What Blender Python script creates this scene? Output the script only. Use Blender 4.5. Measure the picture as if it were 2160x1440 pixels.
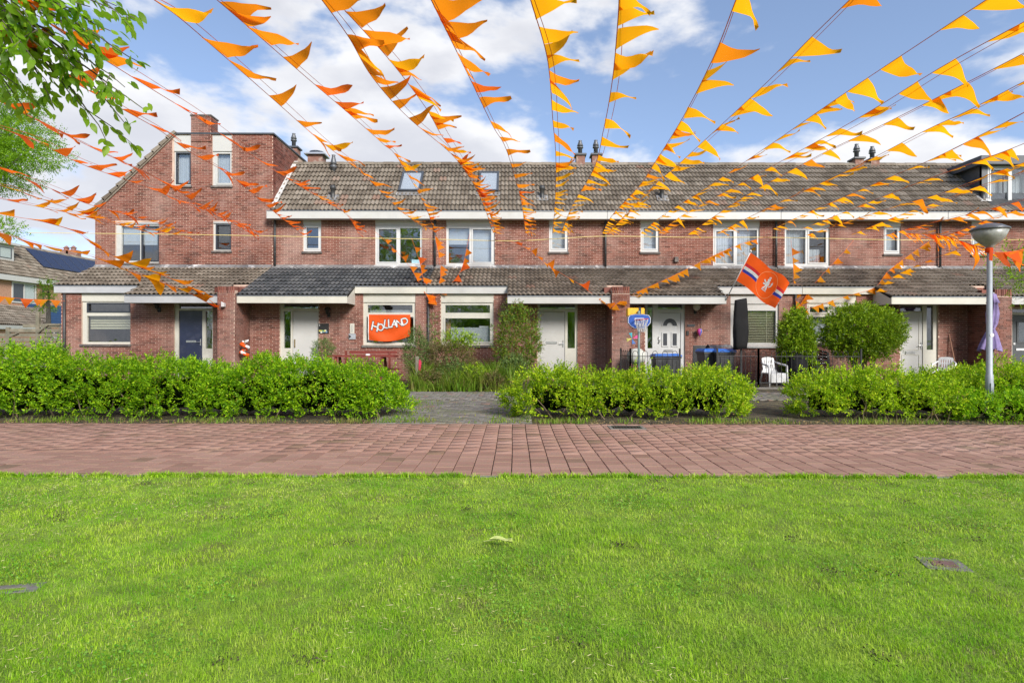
import bpy, bmesh, math, random
import numpy as np
from mathutils import Vector, Matrix, noise as mnoise

# ------------------------------------------------------------------ scene, camera, world, sun, exposure
for o in list(bpy.data.objects): bpy.data.objects.remove(o)
SC = bpy.context.scene
COL = SC.collection
random.seed(7); RNG = np.random.default_rng(7)

F, CX, HZ, CH = 1269.0, 1084.0, 720.0, 1.33      # focal length (photo px), vanishing point, eye height
cam_d = bpy.data.cameras.new('camera'); cam = bpy.data.objects.new('camera', cam_d); COL.objects.link(cam)
cam_d.sensor_width = 36.0; cam_d.lens = 36.0*F/2160.0; cam_d.shift_x = -(CX-1080.0)/2160.0
cam_d.clip_start = 0.05; cam_d.clip_end = 2000
cam.location = (0, 0, CH); cam.rotation_euler = (math.radians(90), math.radians(-0.10), 0)
SC.camera = cam

SUN_DIR = Vector((0.42, -0.72, 0.50)).normalized()
SUN_EL = math.asin(SUN_DIR.z); SUN_AZ = math.atan2(SUN_DIR.x, SUN_DIR.y)

CLOUD = (1.9, 1.1, 2.6)
def build_world():
    w = bpy.data.worlds.new('World'); SC.world = w; w.use_nodes = True
    nt = w.node_tree; N = nt.nodes; L = nt.links; N.clear()
    out = N.new('ShaderNodeOutputWorld'); bg = N.new('ShaderNodeBackground'); bg.inputs['Strength'].default_value = 0.09
    sky = N.new('ShaderNodeTexSky'); sky.sky_type = 'NISHITA'; sky.sun_disc = False
    sky.sun_elevation = SUN_EL; sky.sun_rotation = SUN_AZ; sky.air_density = 1.0; sky.dust_density = 0.3; sky.ozone_density = 2.2
    tc = N.new('ShaderNodeTexCoord')
    up = N.new('ShaderNodeVectorMath'); up.operation = 'ADD'; up.inputs[1].default_value = (0, 0, 0.16); L.new(tc.outputs['Generated'], up.inputs[0]); L.new(up.outputs[0], sky.inputs['Vector'])
    def math_(op, a, b=None, clamp=False):
        m = N.new('ShaderNodeMath'); m.operation = op; m.use_clamp = clamp
        for i, v in enumerate((a, b)):
            if v is None: continue
            if isinstance(v, (int, float)): m.inputs[i].default_value = v
            else: L.new(v, m.inputs[i])
        return m.outputs[0]
    def fbm(loc, sc, scale=2.7):
        mp = N.new('ShaderNodeMapping'); mp.inputs['Location'].default_value = loc; mp.inputs['Scale'].default_value = sc
        L.new(tc.outputs['Generated'], mp.inputs['Vector'])
        n = N.new('ShaderNodeTexNoise'); n.inputs['Scale'].default_value = scale; n.inputs['Detail'].default_value = 10
        n.inputs['Roughness'].default_value = 0.52; n.inputs['Distortion'].default_value = 0.15
        L.new(mp.outputs[0], n.inputs['Vector']); return n.outputs['Fac']
    sep = N.new('ShaderNodeSeparateXYZ'); L.new(tc.outputs['Generated'], sep.inputs[0])
    el = sep.outputs['Z']
    base = CLOUD; S = (1.0, 1.0, 2.1)
    n1 = fbm(base, S); n2 = fbm((base[0], base[1], base[2]+0.10), S); n3 = fbm((base[0]+0.07, base[1]-0.05, base[2]+0.045), S)
    # more cloud low over the horizon, thinning upward
    bias = math_('MULTIPLY', math_('SUBTRACT', 0.36, el), 0.36)
    n4 = fbm((base[0]+5.3, base[1]-2.1, base[2]+1.7), S, 6.5); bias = math_('ADD', bias, math_('MULTIPLY', math_('SUBTRACT', n4, 0.5), 0.42))
    d1 = math_('ADD', n1, bias); d2 = math_('ADD', n2, bias); d3 = math_('ADD', n3, bias)
    def ramp(v, a, b):
        mr = N.new('ShaderNodeMapRange'); mr.interpolation_type = 'SMOOTHSTEP'
        mr.inputs[1].default_value = a; mr.inputs[2].default_value = b; L.new(v, mr.inputs[0]); return mr.outputs[0]
    mask = ramp(d1, 0.455, 0.565)
    under = math_('ADD', math_('MULTIPLY', ramp(d2, 0.46, 0.66), 0.62), math_('MULTIPLY', ramp(d3, 0.47, 0.60), 0.38))   # cloud above and sunward: grey undersides
    cm = N.new('ShaderNodeMix'); cm.data_type = 'RGBA'
    cm.inputs[6].default_value = (4.3, 4.3, 4.35, 1); cm.inputs[7].default_value = (3.05, 3.1, 3.35, 1)
    L.new(under, cm.inputs[0])
    skm = N.new('ShaderNodeMix'); skm.data_type = 'RGBA'; skm.blend_type = 'MULTIPLY'; skm.inputs[0].default_value = 1.0
    L.new(sky.outputs[0], skm.inputs[6]); skm.inputs[7].default_value = (1.34, 1.17, 1.08, 1)
    mx = N.new('ShaderNodeMix'); mx.data_type = 'RGBA'
    L.new(math_('MULTIPLY', mask, 0.95), mx.inputs[0]); L.new(skm.outputs[2], mx.inputs[6]); L.new(cm.outputs[2], mx.inputs[7])
    L.new(mx.outputs[2], bg.inputs['Color']); L.new(bg.outputs[0], out.inputs['Surface'])
build_world()

sun_d = bpy.data.lights.new('sun', 'SUN'); sun_d.energy = 2.4; sun_d.angle = math.radians(20); sun_d.color = (1.0, 0.95, 0.87)
sun = bpy.data.objects.new('sun', sun_d); COL.objects.link(sun); sun.location = (10, -12, 14)
sun.rotation_euler = SUN_DIR.to_track_quat('Z', 'Y').to_euler()

SC.view_settings.view_transform = 'Standard'; SC.view_settings.look = 'None'
SC.view_settings.gamma = 1.0; SC.view_settings.use_curve_mapping = False
SC.view_settings.exposure = 1.46
SC.render.resolution_x = 1024; SC.render.resolution_y = 682

# ------------------------------------------------------------------ helpers
def W(px, py, Y): return Vector(((px-CX)*Y/F, Y, CH+(HZ-py)*Y/F))
def wx(px, Y): return (px-CX)*Y/F
def wz(py, Y): return CH+(HZ-py)*Y/F

def tag(o, label=None, cat=None, group=None, kind=None):
    if label: o['label'] = label
    if cat: o['category'] = cat
    if group: o['group'] = group
    if kind: o['kind'] = kind
    return o
def thing(name, label, cat, loc=(0, 0, 0), group=None):
    o = bpy.data.objects.new(name, None); COL.objects.link(o); o.location = loc; o.empty_display_size = 0.2
    return tag(o, label, cat, group)
def attach(o, parent):
    if parent is not None:
        o.parent = parent
        if parent.type == 'EMPTY': o.matrix_parent_inverse = Matrix.Translation(-Vector(parent.location))
    return o
def link_mesh(name, me, mat, parent=None, kind=None):
    o = bpy.data.objects.new(name, me); COL.objects.link(o)
    if mat is not None and len(me.materials) == 0: me.materials.append(mat)
    attach(o, parent)
    if kind: o['kind'] = kind
    return o
def np_mesh(name, V, Fc, mat, parent=None, kind=None, smooth=False):
    V = np.asarray(V, dtype=np.float32).reshape(-1, 3); Fc = np.asarray(Fc, dtype=np.int32)
    k = Fc.shape[1]; me = bpy.data.meshes.new(name)
    me.vertices.add(len(V)); me.vertices.foreach_set('co', V.ravel())
    me.loops.add(Fc.size); me.loops.foreach_set('vertex_index', Fc.ravel())
    me.polygons.add(len(Fc)); me.polygons.foreach_set('loop_start', np.arange(0, Fc.size, k, dtype=np.int32))
    try: me.polygons.foreach_set('loop_total', np.full(len(Fc), k, dtype=np.int32))
    except Exception: pass
    if smooth: me.polygons.foreach_set('use_smooth', np.ones(len(Fc), dtype=bool))
    me.update(calc_edges=True)
    return link_mesh(name, me, mat, parent, kind)

class MB:
    def __init__(s): s.v = []; s.f = []
    def add(s, vs, fs):
        b = len(s.v); s.v += [tuple(p) for p in vs]; s.f += [tuple(b+i for i in f) for f in fs]
    def quad(s, a, b, c, d): s.add([a, b, c, d], [(0, 1, 2, 3)])
    def box(s, x0, x1, y0, y1, z0, z1, M=None):
        vs = [(x0, y0, z0), (x1, y0, z0), (x1, y1, z0), (x0, y1, z0), (x0, y0, z1), (x1, y0, z1), (x1, y1, z1), (x0, y1, z1)]
        if M is not None: vs = [M @ Vector(p) for p in vs]
        s.add(vs, [(0, 3, 2, 1), (4, 5, 6, 7), (0, 1, 5, 4), (1, 2, 6, 5), (2, 3, 7, 6), (3, 0, 4, 7)]); return s
    def bbox(s, x0, x1, y0, y1, z0, z1, b=0.01, M=None):      # bevelled along its top and vertical edges
        n = 1
        ring = lambda ins, z: [(x0+ins, y0+b*(ins == 0), z), (x1-ins, y0, z)]
        vs = []
        for (ins, z) in ((0, z0), (0, z1-b), (b, z1)):
            vs += [(x0+ins+b, y0+ins, z), (x1-ins-b, y0+ins, z), (x1-ins, y0+ins+b, z), (x1-ins, y1-ins-b, z),
                   (x1-ins-b, y1-ins, z), (x0+ins+b, y1-ins, z), (x0+ins, y1-ins-b, z), (x0+ins, y0+ins+b, z)]
        if M is not None: vs = [M @ Vector(p) for p in vs]
        fs = [tuple(range(7, -1, -1)), tuple(range(16, 24))]
        for r in range(2):
            for i in range(8):
                j = (i+1) % 8; fs.append((r*8+i, r*8+j, r*8+8+j, r*8+8+i))
        s.add(vs, fs); return s
    def tube(s, pts, r, n=8, cap=True):
        pts = [Vector(p) for p in pts]; m = len(pts); vs = []; fs = []
        up = None
        for i, p in enumerate(pts):
            t = (pts[min(i+1, m-1)]-pts[max(i-1, 0)])
            t = t.normalized() if t.length > 1e-9 else Vector((0, 0, 1))
            if up is None or abs(up.dot(t)) > 0.95: up = Vector((0, 0, 1)) if abs(t.z) < 0.9 else Vector((1, 0, 0))
            a = t.cross(up).normalized(); b = a.cross(t).normalized(); up = b
            rr = r[i] if isinstance(r, (list, tuple)) else r
            for k in range(n):
                q = 2*math.pi*k/n; vs.append(p+a*(rr*math.cos(q))+b*(rr*math.sin(q)))
        for i in range(m-1):
            for k in range(n):
                j = (k+1) % n; fs.append((i*n+k, i*n+j, (i+1)*n+j, (i+1)*n+k))
        if cap: fs.append(tuple(range(n-1, -1, -1))); fs.append(tuple((m-1)*n+k for k in range(n)))
        s.add(vs, fs); return s
    def lathe(s, cx, cy, prof, n=16, M=None):
        vs = []; fs = []
        for (r, z) in prof:
            for k in range(n):
                q = 2*math.pi*k/n; vs.append(Vector((cx+r*math.cos(q), cy+r*math.sin(q), z)))
        if M is not None: vs = [M @ p for p in vs]
        for i in range(len(prof)-1):
            for k in range(n):
                j = (k+1) % n; fs.append((i*n+k, i*n+j, (i+1)*n+j, (i+1)*n+k))
        fs.append(tuple(range(n-1, -1, -1))); fs.append(tuple((len(prof)-1)*n+k for k in range(n)))
        s.add(vs, fs); return s
    def prism(s, poly, vec):
        n = len(poly); poly = [Vector(p) for p in poly]; vec = Vector(vec)
        s.add(poly+[p+vec for p in poly], [tuple(range(n)), tuple(range(2*n-1, n-1, -1))]+[(i, i+n, (i+1) % n+n, (i+1) % n) for i in range(n)]); return s
    def xform(s, M): s.v = [tuple(M @ Vector(p)) for p in s.v]; return s
    def mesh(s, name, smooth=False):
        me = bpy.data.meshes.new(name); me.from_pydata(s.v, [], s.f); me.update()
        if smooth:
            for p in me.polygons: p.use_smooth = True
        return me
    def build(s, name, mat, parent=None, smooth=False, kind=None):
        return link_mesh(name, s.mesh(name, smooth), mat, parent, kind)

def grid_boxes(mb, x0, x1, z0, z1, holes, ya, yb, M=None):
    xs = sorted({x0, x1, *[min(max(h[i], x0), x1) for h in holes for i in (0, 1)]})
    zs = sorted({z0, z1, *[min(max(h[i], z0), z1) for h in holes for i in (2, 3)]})
    for j in range(len(zs)-1):
        run = None
        zc = (zs[j]+zs[j+1])/2
        if zs[j+1]-zs[j] < 1e-6: continue
        for i in range(len(xs)-1):
            xc = (xs[i]+xs[i+1])/2
            solid = not any(h[0] < xc < h[1] and h[2] < zc < h[3] for h in holes)
            if solid:
                if run is None: run = xs[i]
                end = xs[i+1]
            if (not solid or i == len(xs)-2) and run is not None:
                mb.box(run, end, ya, yb, zs[j], zs[j+1], M); run = None

# ------------------------------------------------------------------ materials
MATS = {}
def new_mat(name):
    m = bpy.data.materials.new(name); m.use_nodes = True; nt = m.node_tree
    b = nt.nodes['Principled BSDF']; return m, nt, nt.nodes, nt.links, b
def mixc(N, L, fac, a, b, blend='MIX'):
    m = N.new('ShaderNodeMix'); m.data_type = 'RGBA'; m.blend_type = blend
    for i, v in ((0, fac), (6, a), (7, b)):
        if isinstance(v, (int, float)): m.inputs[i].default_value = v
        elif isinstance(v, (tuple, list)): m.inputs[i].default_value = (*v[:3], 1)
        else: L.new(v, m.inputs[i])
    return m.outputs[2]
def noise_fac(N, L, scale, detail=4, rough=0.55, lo=0.35, hi=0.65, vec=None, stretch=None):
    tc = N.new('ShaderNodeTexCoord'); v = tc.outputs['Object']
    if stretch:
        mp = N.new('ShaderNodeMapping'); mp.inputs['Scale'].default_value = stretch; L.new(v, mp.inputs[0]); v = mp.outputs[0]
    n = N.new('ShaderNodeTexNoise'); n.inputs['Scale'].default_value = scale; n.inputs['Detail'].default_value = detail; n.inputs['Roughness'].default_value = rough
    L.new(v, n.inputs['Vector'])
    r = N.new('ShaderNodeMapRange'); r.inputs[1].default_value = lo; r.inputs[2].default_value = hi; L.new(n.outputs['Fac'], r.inputs[0])
    return r.outputs[0]
def rand_fac(N, L):
    g = N.new('ShaderNodeNewGeometry'); oi = N.new('ShaderNodeObjectInfo')
    a = N.new('ShaderNodeMath'); a.operation = 'ADD'; L.new(g.outputs['Random Per Island'], a.inputs[0]); L.new(oi.outputs['Random'], a.inputs[1])
    f = N.new('ShaderNodeMath'); f.operation = 'FRACT'; L.new(a.outputs[0], f.inputs[0]); return f.outputs[0]
def ramp_node(N, L, fac, stops):
    r = N.new('ShaderNodeValToRGB'); e = r.color_ramp.elements
    while len(e) > 1: e.remove(e[-1])
    e[0].position = stops[0][0]; e[0].color = (*stops[0][1], 1)
    for p, c in stops[1:]:
        k = e.new(p); k.color = (*c, 1)
    L.new(fac, r.inputs[0]); return r.outputs[0]
def bump(N, L, b, scale, strength, dist=0.01, detail=5, stretch=None):
    f = noise_fac(N, L, scale, detail, 0.6, 0.2, 0.8, stretch=stretch)
    bp = N.new('ShaderNodeBump'); bp.inputs['Strength'].default_value = strength; bp.inputs['Distance'].default_value = dist
    L.new(f, bp.inputs['Height']); L.new(bp.outputs[0], b.inputs['Normal'])
def plain(name, col, rough=0.5, dirt=None, dscale=6, dlo=0.5, dhi=0.75, spec=0.5, metal=0.0, bmp=None, var=0.12, stretch=None):
    if name in MATS: return MATS[name]
    m, nt, N, L, b = new_mat(name)
    c2 = tuple(min(1, x*(1+var)) for x in col); c1 = tuple(x*(1-var) for x in col)
    c = mixc(N, L, noise_fac(N, L, dscale*2.3, 5), c1, c2)
    if dirt: c = mixc(N, L, noise_fac(N, L, dscale, 6, 0.65, dlo, dhi, stretch=stretch), c, dirt)
    L.new(c, b.inputs['Base Color']); b.inputs['Roughness'].default_value = rough; b.inputs['Metallic'].default_value = metal
    b.inputs['Specular IOR Level'].default_value = spec
    if bmp: bump(N, L, b, *bmp)
    MATS[name] = m; return m
def island(name, stops, rough=0.7, patch=None, pscale=0.6, plo=0.52, phi=0.7, grain=None, spec=0.3, bmp=None, trans=0.0, tcol=None, pstretch=None):
    m, nt, N, L, b = new_mat(name)
    c = ramp_node(N, L, rand_fac(N, L), stops)
    if patch:
        for k, (pc, amt) in enumerate(patch if isinstance(patch, list) else [(patch, 0.8)]):
            f = noise_fac(N, L, pscale*(1+0.7*k), 6, 0.65, plo, phi, stretch=pstretch)
            mm = N.new('ShaderNodeMath'); mm.operation = 'MULTIPLY'; L.new(f, mm.inputs[0]); mm.inputs[1].default_value = amt
            c = mixc(N, L, mm.outputs[0], c, pc)
    if grain:
        c = mixc(N, L, noise_fac(N, L, grain[0], 4, 0.6, 0.3, 0.7), c, mixc(N, L, 1.0, c, (grain[1],)*3, 'MULTIPLY'))
    L.new(c, b.inputs['Base Color']); b.inputs['Roughness'].default_value = rough; b.inputs['Specular IOR Level'].default_value = spec
    if bmp: bump(N, L, b, *bmp)
    if trans:
        t = N.new('ShaderNodeBsdfTranslucent'); L.new(mixc(N, L, 0.5, c, tcol or (0.4, 0.5, 0.03)), t.inputs['Color'])
        mx = N.new('ShaderNodeMixShader'); mx.inputs[0].default_value = trans
        L.new(b.outputs[0], mx.inputs[1]); L.new(t.outputs[0], mx.inputs[2]); L.new(mx.outputs[0], N['Material Output'].inputs['Surface'])
    MATS[name] = m; return m

M_brick = island('brick', [(0.0, (0.10, 0.038, 0.030)), (0.25, (0.165, 0.056, 0.041)), (0.55, (0.215, 0.077, 0.056)), (0.8, (0.25, 0.10, 0.076)), (1.0, (0.195, 0.085, 0.072))],
                 rough=0.85, patch=[((0.42, 0.295, 0.255), 0.62), ((0.10, 0.045, 0.036), 0.3)], pscale=0.75, plo=0.46, phi=0.74, grain=(60, 0.75), spec=0.2, pstretch=(1, 1, .45))
M_mortar = plain('mortar', (0.50, 0.37, 0.30), 0.95, dirt=(0.33, 0.23, 0.185), dscale=1.6, spec=0.1)
M_tile = island('roof_tile', [(0.0, (0.135, 0.108, 0.084)), (0.4, (0.192, 0.158, 0.125)), (0.75, (0.235, 0.196, 0.157)), (0.97, (0.29, 0.245, 0.20)), (1.0, (0.26, 0.155, 0.115))],
                rough=0.85, patch=[((0.33, 0.315, 0.265), 0.4), ((0.13, 0.112, 0.088), 0.4)], pscale=1.7, plo=0.48, phi=0.72, grain=(24, 0.62), spec=0.2, bmp=(55, 0.35, 0.01))
M_tile_dark = island('porch_tile_dark', [(0.0, (0.055, 0.06, 0.066)), (0.5, (0.085, 0.09, 0.097)), (1.0, (0.12, 0.122, 0.125))],
                rough=0.7, patch=[((0.16, 0.155, 0.14), 0.35)], pscale=2.0, grain=(24, 0.75), spec=0.3)
M_white = plain('white_paint', (0.44, 0.437, 0.425), 0.42, dirt=(0.38, 0.365, 0.33), dscale=1.3, dlo=0.55, dhi=0.85, var=0.03)
M_cream = plain('cream_paint', (0.48, 0.465, 0.41), 0.45, dirt=(0.33, 0.32, 0.27), dscale=1.6, dlo=0.55, dhi=0.85, var=0.03)
M_upvc = plain('white_plastic', (0.49, 0.495, 0.50), 0.3, dirt=(0.43, 0.43, 0.42), dscale=2.0, dlo=0.6, dhi=0.9, var=0.02)
M_grey_fascia = plain('grey_fascia_paint', (0.36, 0.365, 0.38), 0.45, dirt=(0.27, 0.265, 0.26), dscale=1.2, dlo=0.5, dhi=0.85, var=0.04)
M_navy = plain('navy_paint', (0.018, 0.024, 0.055), 0.35, dirt=(0.05, 0.055, 0.09), dscale=3, var=0.1)
M_darkframe = plain('dark_window_frame', (0.03, 0.034, 0.045), 0.4, var=0.1)
M_black = plain('black_metal', (0.012, 0.012, 0.013), 0.45, dirt=(0.035, 0.033, 0.03), dscale=9)
M_pipe = plain('dark_downpipe', (0.03, 0.031, 0.033), 0.5, dirt=(0.075, 0.07, 0.065), dscale=4)
M_lead = plain('lead_flashing', (0.17, 0.165, 0.165), 0.6, dirt=(0.56, 0.55, 0.54), dscale=2.6, dlo=0.56, dhi=0.66, var=0.2)
M_sill = plain('sill_stone', (0.09, 0.075, 0.07), 0.7, dirt=(0.2, 0.18, 0.16), dscale=5)
M_curtain = plain('curtain_cloth', (0.50, 0.52, 0.54), 0.9, var=0.05)
M_blind = plain('blind_slat', (0.62, 0.58, 0.40), 0.5, var=0.05)
M_orangecloth = None
M_dark_in = plain('inside_wall', (0.16, 0.155, 0.15), 0.9)
M_steel = plain('brushed_steel', (0.45, 0.45, 0.46), 0.35, metal=0.8)
M_galv = plain('galvanised_steel', (0.31, 0.335, 0.385), 0.5, metal=0.2, dirt=(0.25, 0.27, 0.31), dscale=5, var=0.06)
M_slate = plain('dark_dormer_cladding', (0.05, 0.056, 0.068), 0.5, dirt=(0.08, 0.085, 0.095), dscale=2)
M_bluelid = plain('blue_plastic', (0.02, 0.11, 0.42), 0.4, dirt=(0.1, 0.2, 0.5), dscale=6)
M_bin = plain('dark_grey_plastic', (0.035, 0.037, 0.04), 0.55, dirt=(0.08, 0.08, 0.08), dscale=4)
M_redwood = plain('red_stained_wood', (0.17, 0.03, 0.02), 0.55, dirt=(0.10, 0.02, 0.014), dscale=5, bmp=(30, 0.2, 0.005))
M_oldwood = plain('weathered_wood', (0.20, 0.175, 0.13), 0.85, dirt=(0.10, 0.10, 0.07), dscale=4, dlo=0.4, dhi=0.7, bmp=(25, 0.4, 0.008))
M_chairw = plain('white_garden_plastic', (0.55, 0.555, 0.56), 0.4, dirt=(0.4, 0.4, 0.38), dscale=5, dlo=0.55, dhi=0.85)
M_rope = plain('pale_rope', (0.62, 0.50, 0.20), 0.8)
M_cord = plain('red_orange_cord', (0.62, 0.12, 0.025), 0.7)
M_bark = plain('bark', (0.09, 0.075, 0.06), 0.9, dirt=(0.16, 0.15, 0.12), dscale=9, bmp=(20, 0.6, 0.02))
M_twig = plain('hedge_twig', (0.15, 0.115, 0.07), 0.9)
M_soil = plain('bed_soil', (0.050, 0.038, 0.026), 0.95, dirt=(0.13, 0.115, 0.05), dscale=3.5, dlo=0.45, dhi=0.62, var=0.4, bmp=(45, 0.9, 0.02))
M_lawnbase = plain('lawn_soil', (0.17, 0.27, 0.020), 0.95, dirt=(0.13, 0.12, 0.03), dscale=2.2, dlo=0.5, dhi=0.75, var=0.3, bmp=(60, 0.8, 0.02))
M_concrete = plain('concrete', (0.16, 0.15, 0.135), 0.9, dirt=(0.10, 0.095, 0.08), dscale=6, bmp=(60, 0.5, 0.006))
M_joint = plain('path_joint', (0.04, 0.026, 0.018), 0.95, dirt=(0.06, 0.06, 0.02), dscale=8)
M_paver = island('path_tile', [(0.0, (0.27, 0.155, 0.118)), (0.03, (0.20, 0.135, 0.09)), (0.05, (0.29, 0.168, 0.13)), (0.5, (0.33, 0.195, 0.152)), (1.0, (0.375, 0.23, 0.18))],
                 rough=0.8, patch=[((0.41, 0.285, 0.235), 0.5), ((0.23, 0.15, 0.11), 0.5), ((0.20, 0.17, 0.085), 0.35)], pscale=0.6, grain=(70, 0.72), spec=0.12, bmp=(120, 0.35, 0.004))
M_klinker = island('grey_klinker', [(0.0, (0.14, 0.132, 0.115)), (0.5, (0.21, 0.197, 0.172)), (0.93, (0.26, 0.243, 0.215)), (1.0, (0.27, 0.16, 0.12))],
                 rough=0.85, patch=[((0.15, 0.17, 0.07), 0.55)], pscale=1.2, plo=0.5, phi=0.65, grain=(60, 0.75))
M_fabric_cover = plain('black_cover_fabric', (0.008, 0.008, 0.009), 0.8, dirt=(0.016, 0.016, 0.018), dscale=3, spec=.25)
M_purple = plain('lilac_fabric', (0.20, 0.155, 0.32), 0.85, dirt=(0.15, 0.115, 0.25), dscale=4)
M_yellow = plain('yellow_plastic', (0.75, 0.40, 0.02), 0.5)
M_solar = plain('solar_panel', (0.018, 0.024, 0.055), 0.18, var=0.1)
M_bluepanel = plain('blue_cladding', (0.02, 0.06, 0.17), 0.5)
M_lightbrick = plain('pale_brick_wall', (0.40, 0.23, 0.15), 0.9, dirt=(0.30, 0.16, 0.11), dscale=14, dlo=0.45, dhi=0.6)

def glass_mat(name, tint=(0.85, 0.87, 0.88), refl=0.10):
    m, nt, N, L, b = new_mat(name); N.remove(b)
    tr = N.new('ShaderNodeBsdfTransparent'); tr.inputs[0].default_value = (*tint, 1)
    gl = N.new('ShaderNodeBsdfGlossy'); gl.inputs['Roughness'].default_value = 0.015; gl.inputs['Color'].default_value = (0.92, 0.94, 0.96, 1)
    lw = N.new('ShaderNodeLayerWeight'); lw.inputs['Blend'].default_value = 0.5
    pw = N.new('ShaderNodeMath'); pw.operation = 'POWER'; L.new(lw.outputs['Facing'], pw.inputs[0]); pw.inputs[1].default_value = 4.0
    a = N.new('ShaderNodeMath'); a.operation = 'ADD'; a.use_clamp = True; L.new(pw.outputs[0], a.inputs[0]); a.inputs[1].default_value = refl
    bp = N.new('ShaderNodeBump'); bp.inputs['Strength'].default_value = 0.06; bp.inputs['Distance'].default_value = 0.02
    L.new(noise_fac(N, L, 1.6, 2), bp.inputs['Height']); L.new(bp.outputs[0], gl.inputs['Normal'])
    mx = N.new('ShaderNodeMixShader'); L.new(a.outputs[0], mx.inputs[0]); L.new(tr.outputs[0], mx.inputs[1]); L.new(gl.outputs[0], mx.inputs[2])
    L.new(mx.outputs[0], N['Material Output'].inputs['Surface']); MATS[name] = m; return m
M_glass = glass_mat('window_glass')
M_glass_sky = glass_mat('roof_window_glass', (0.92, 0.93, 0.94), 0.10)

def cloth_mat(name, col, trans=0.45, tcol=None, var=0.18):
    m, nt, N, L, b = new_mat(name)
    oi = N.new('ShaderNodeObjectInfo')
    c = mixc(N, L, oi.outputs['Random'], tuple(x*(1-var) for x in col), tuple(min(1, x*(1+var)) for x in col))
    L.new(c, b.inputs['Base Color']); b.inputs['Roughness'].default_value = 0.6; b.inputs['Specular IOR Level'].default_value = 0.25
    bump(N, L, b, 7.0, 0.25, 0.02, 1)
    t = N.new('ShaderNodeBsdfTranslucent'); L.new(mixc(N, L, 0.35, c, tcol or col), t.inputs['Color'])
    mx = N.new('ShaderNodeMixShader'); mx.inputs[0].default_value = trans
    L.new(b.outputs[0], mx.inputs[1]); L.new(t.outputs[0], mx.inputs[2]); L.new(mx.outputs[0], N['Material Output'].inputs['Surface'])
    MATS[name] = m; return m
M_flag = [cloth_mat('bunting_red_orange', (0.84, 0.125, 0.012), 0.65, (1.0, 0.22, 0.015), .3),  # redder left, yellower right: partly light put into the colour, partly different bunting
          cloth_mat('bunting_orange', (0.88, 0.22, 0.008), 0.65, (1.0, 0.36, 0.01), .25),
          cloth_mat('bunting_yellow_orange', (0.92, 0.34, 0.006), 0.70, (1.0, 0.50, 0.008))]
M_orange = cloth_mat('orange_banner_cloth', (0.74, 0.095, 0.010), 0.15)
M_red = plain('red_cloth', (0.50, 0.012, 0.02), 0.7); M_wcloth = plain('white_cloth', (0.58, 0.58, 0.58), 0.7); M_bcloth = plain('blue_cloth', (0.015, 0.03, 0.28), 0.7)
M_blackink = plain('black_ink', (0.015, 0.015, 0.015), 0.7)

LEAF_STOPS = [(0.0, (0.08, 0.16, 0.008)), (0.3, (0.21, 0.36, 0.010)), (0.65, (0.37, 0.54, 0.012)), (0.93, (0.55, 0.68, 0.02)), (1.0, (0.34, 0.22, 0.05))]
M_hedge = island('hedge_leaf', LEAF_STOPS, rough=0.5, patch=[((0.16, 0.30, 0.012), 0.35), ((0.50, 0.64, 0.014), 0.4)], pscale=1.6, trans=0.45, tcol=(0.30, 0.62, 0.01), spec=0.25)
M_hedge_lush = island('hedge_leaf_lush', [(0.0, (0.065, 0.16, 0.006)), (0.35, (0.165, 0.35, 0.008)), (0.7, (0.30, 0.53, 0.010)), (0.95, (0.45, 0.66, 0.015)), (1.0, (0.28, 0.18, 0.04))], rough=0.5, patch=[((0.12, 0.28, 0.01), 0.35), ((0.43, 0.62, 0.014), 0.35)], pscale=1.4, trans=0.45, tcol=(0.26, 0.62, 0.01), spec=0.25)
M_bush = island('bush_leaf', [(0.0, (0.09, 0.18, 0.008)), (0.5, (0.24, 0.41, 0.012)), (1.0, (0.43, 0.58, 0.02))], rough=0.45, trans=0.35, tcol=(0.25, 0.4, 0.01), spec=0.4)
M_olive = island('olive_leaf', [(0.0, (0.05, 0.09, 0.02)), (0.5, (0.11, 0.18, 0.04)), (1.0, (0.20, 0.28, 0.08))], rough=0.5, trans=0.2, tcol=(0.12, 0.2, 0.03))
M_redleaf = island('photinia_leaf', [(0.0, (0.045, 0.11, 0.008)), (0.45, (0.11, 0.24, 0.012)), (0.70, (0.20, 0.35, 0.015)), (0.82, (0.22, 0.13, 0.025)), (1.0, (0.20, 0.075, 0.025))], rough=0.4, trans=0.25, tcol=(0.2, 0.25, 0.01), spec=0.4)
M_dryleaf = island('dry_shrub_leaf', [(0.0, (0.07, 0.075, 0.02)), (0.5, (0.13, 0.13, 0.035)), (1.0, (0.20, 0.13, 0.06))], rough=0.6, trans=0.25, tcol=(0.2, 0.2, 0.03))
M_treeleaf = island('near_tree_leaf', [(0.0, (0.09, 0.19, 0.012)), (0.5, (0.19, 0.35, 0.02)), (1.0, (0.31, 0.50, 0.03))], rough=0.45, trans=0.65, tcol=(0.5, 0.85, 0.03), spec=0.4)
M_locust = island('locust_leaf', [(0.0, (0.09, 0.20, 0.01)), (0.5, (0.18, 0.36, 0.015)), (1.0, (0.30, 0.50, 0.02))], rough=0.5, trans=0.55, tcol=(0.42, 0.65, 0.02))
M_grass = island('lawn_blade', [(0.0, (0.12, 0.24, 0.012)), (0.3, (0.27, 0.49, 0.020)), (0.65, (0.42, 0.66, 0.032)), (0.86, (0.54, 0.72, 0.07)), (0.95, (0.62, 0.68, 0.2)), (1.0, (0.66, 0.56, 0.30))],
                 rough=0.55, patch=[((0.54, 0.60, 0.12), 0.55), ((0.08, 0.31, 0.012), 0.7), ((0.16, 0.28, 0.02), 0.35)], pscale=1.2, plo=0.44, phi=0.64, trans=0.45, tcol=(0.42, 0.68, 0.005), spec=0.08)
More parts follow.
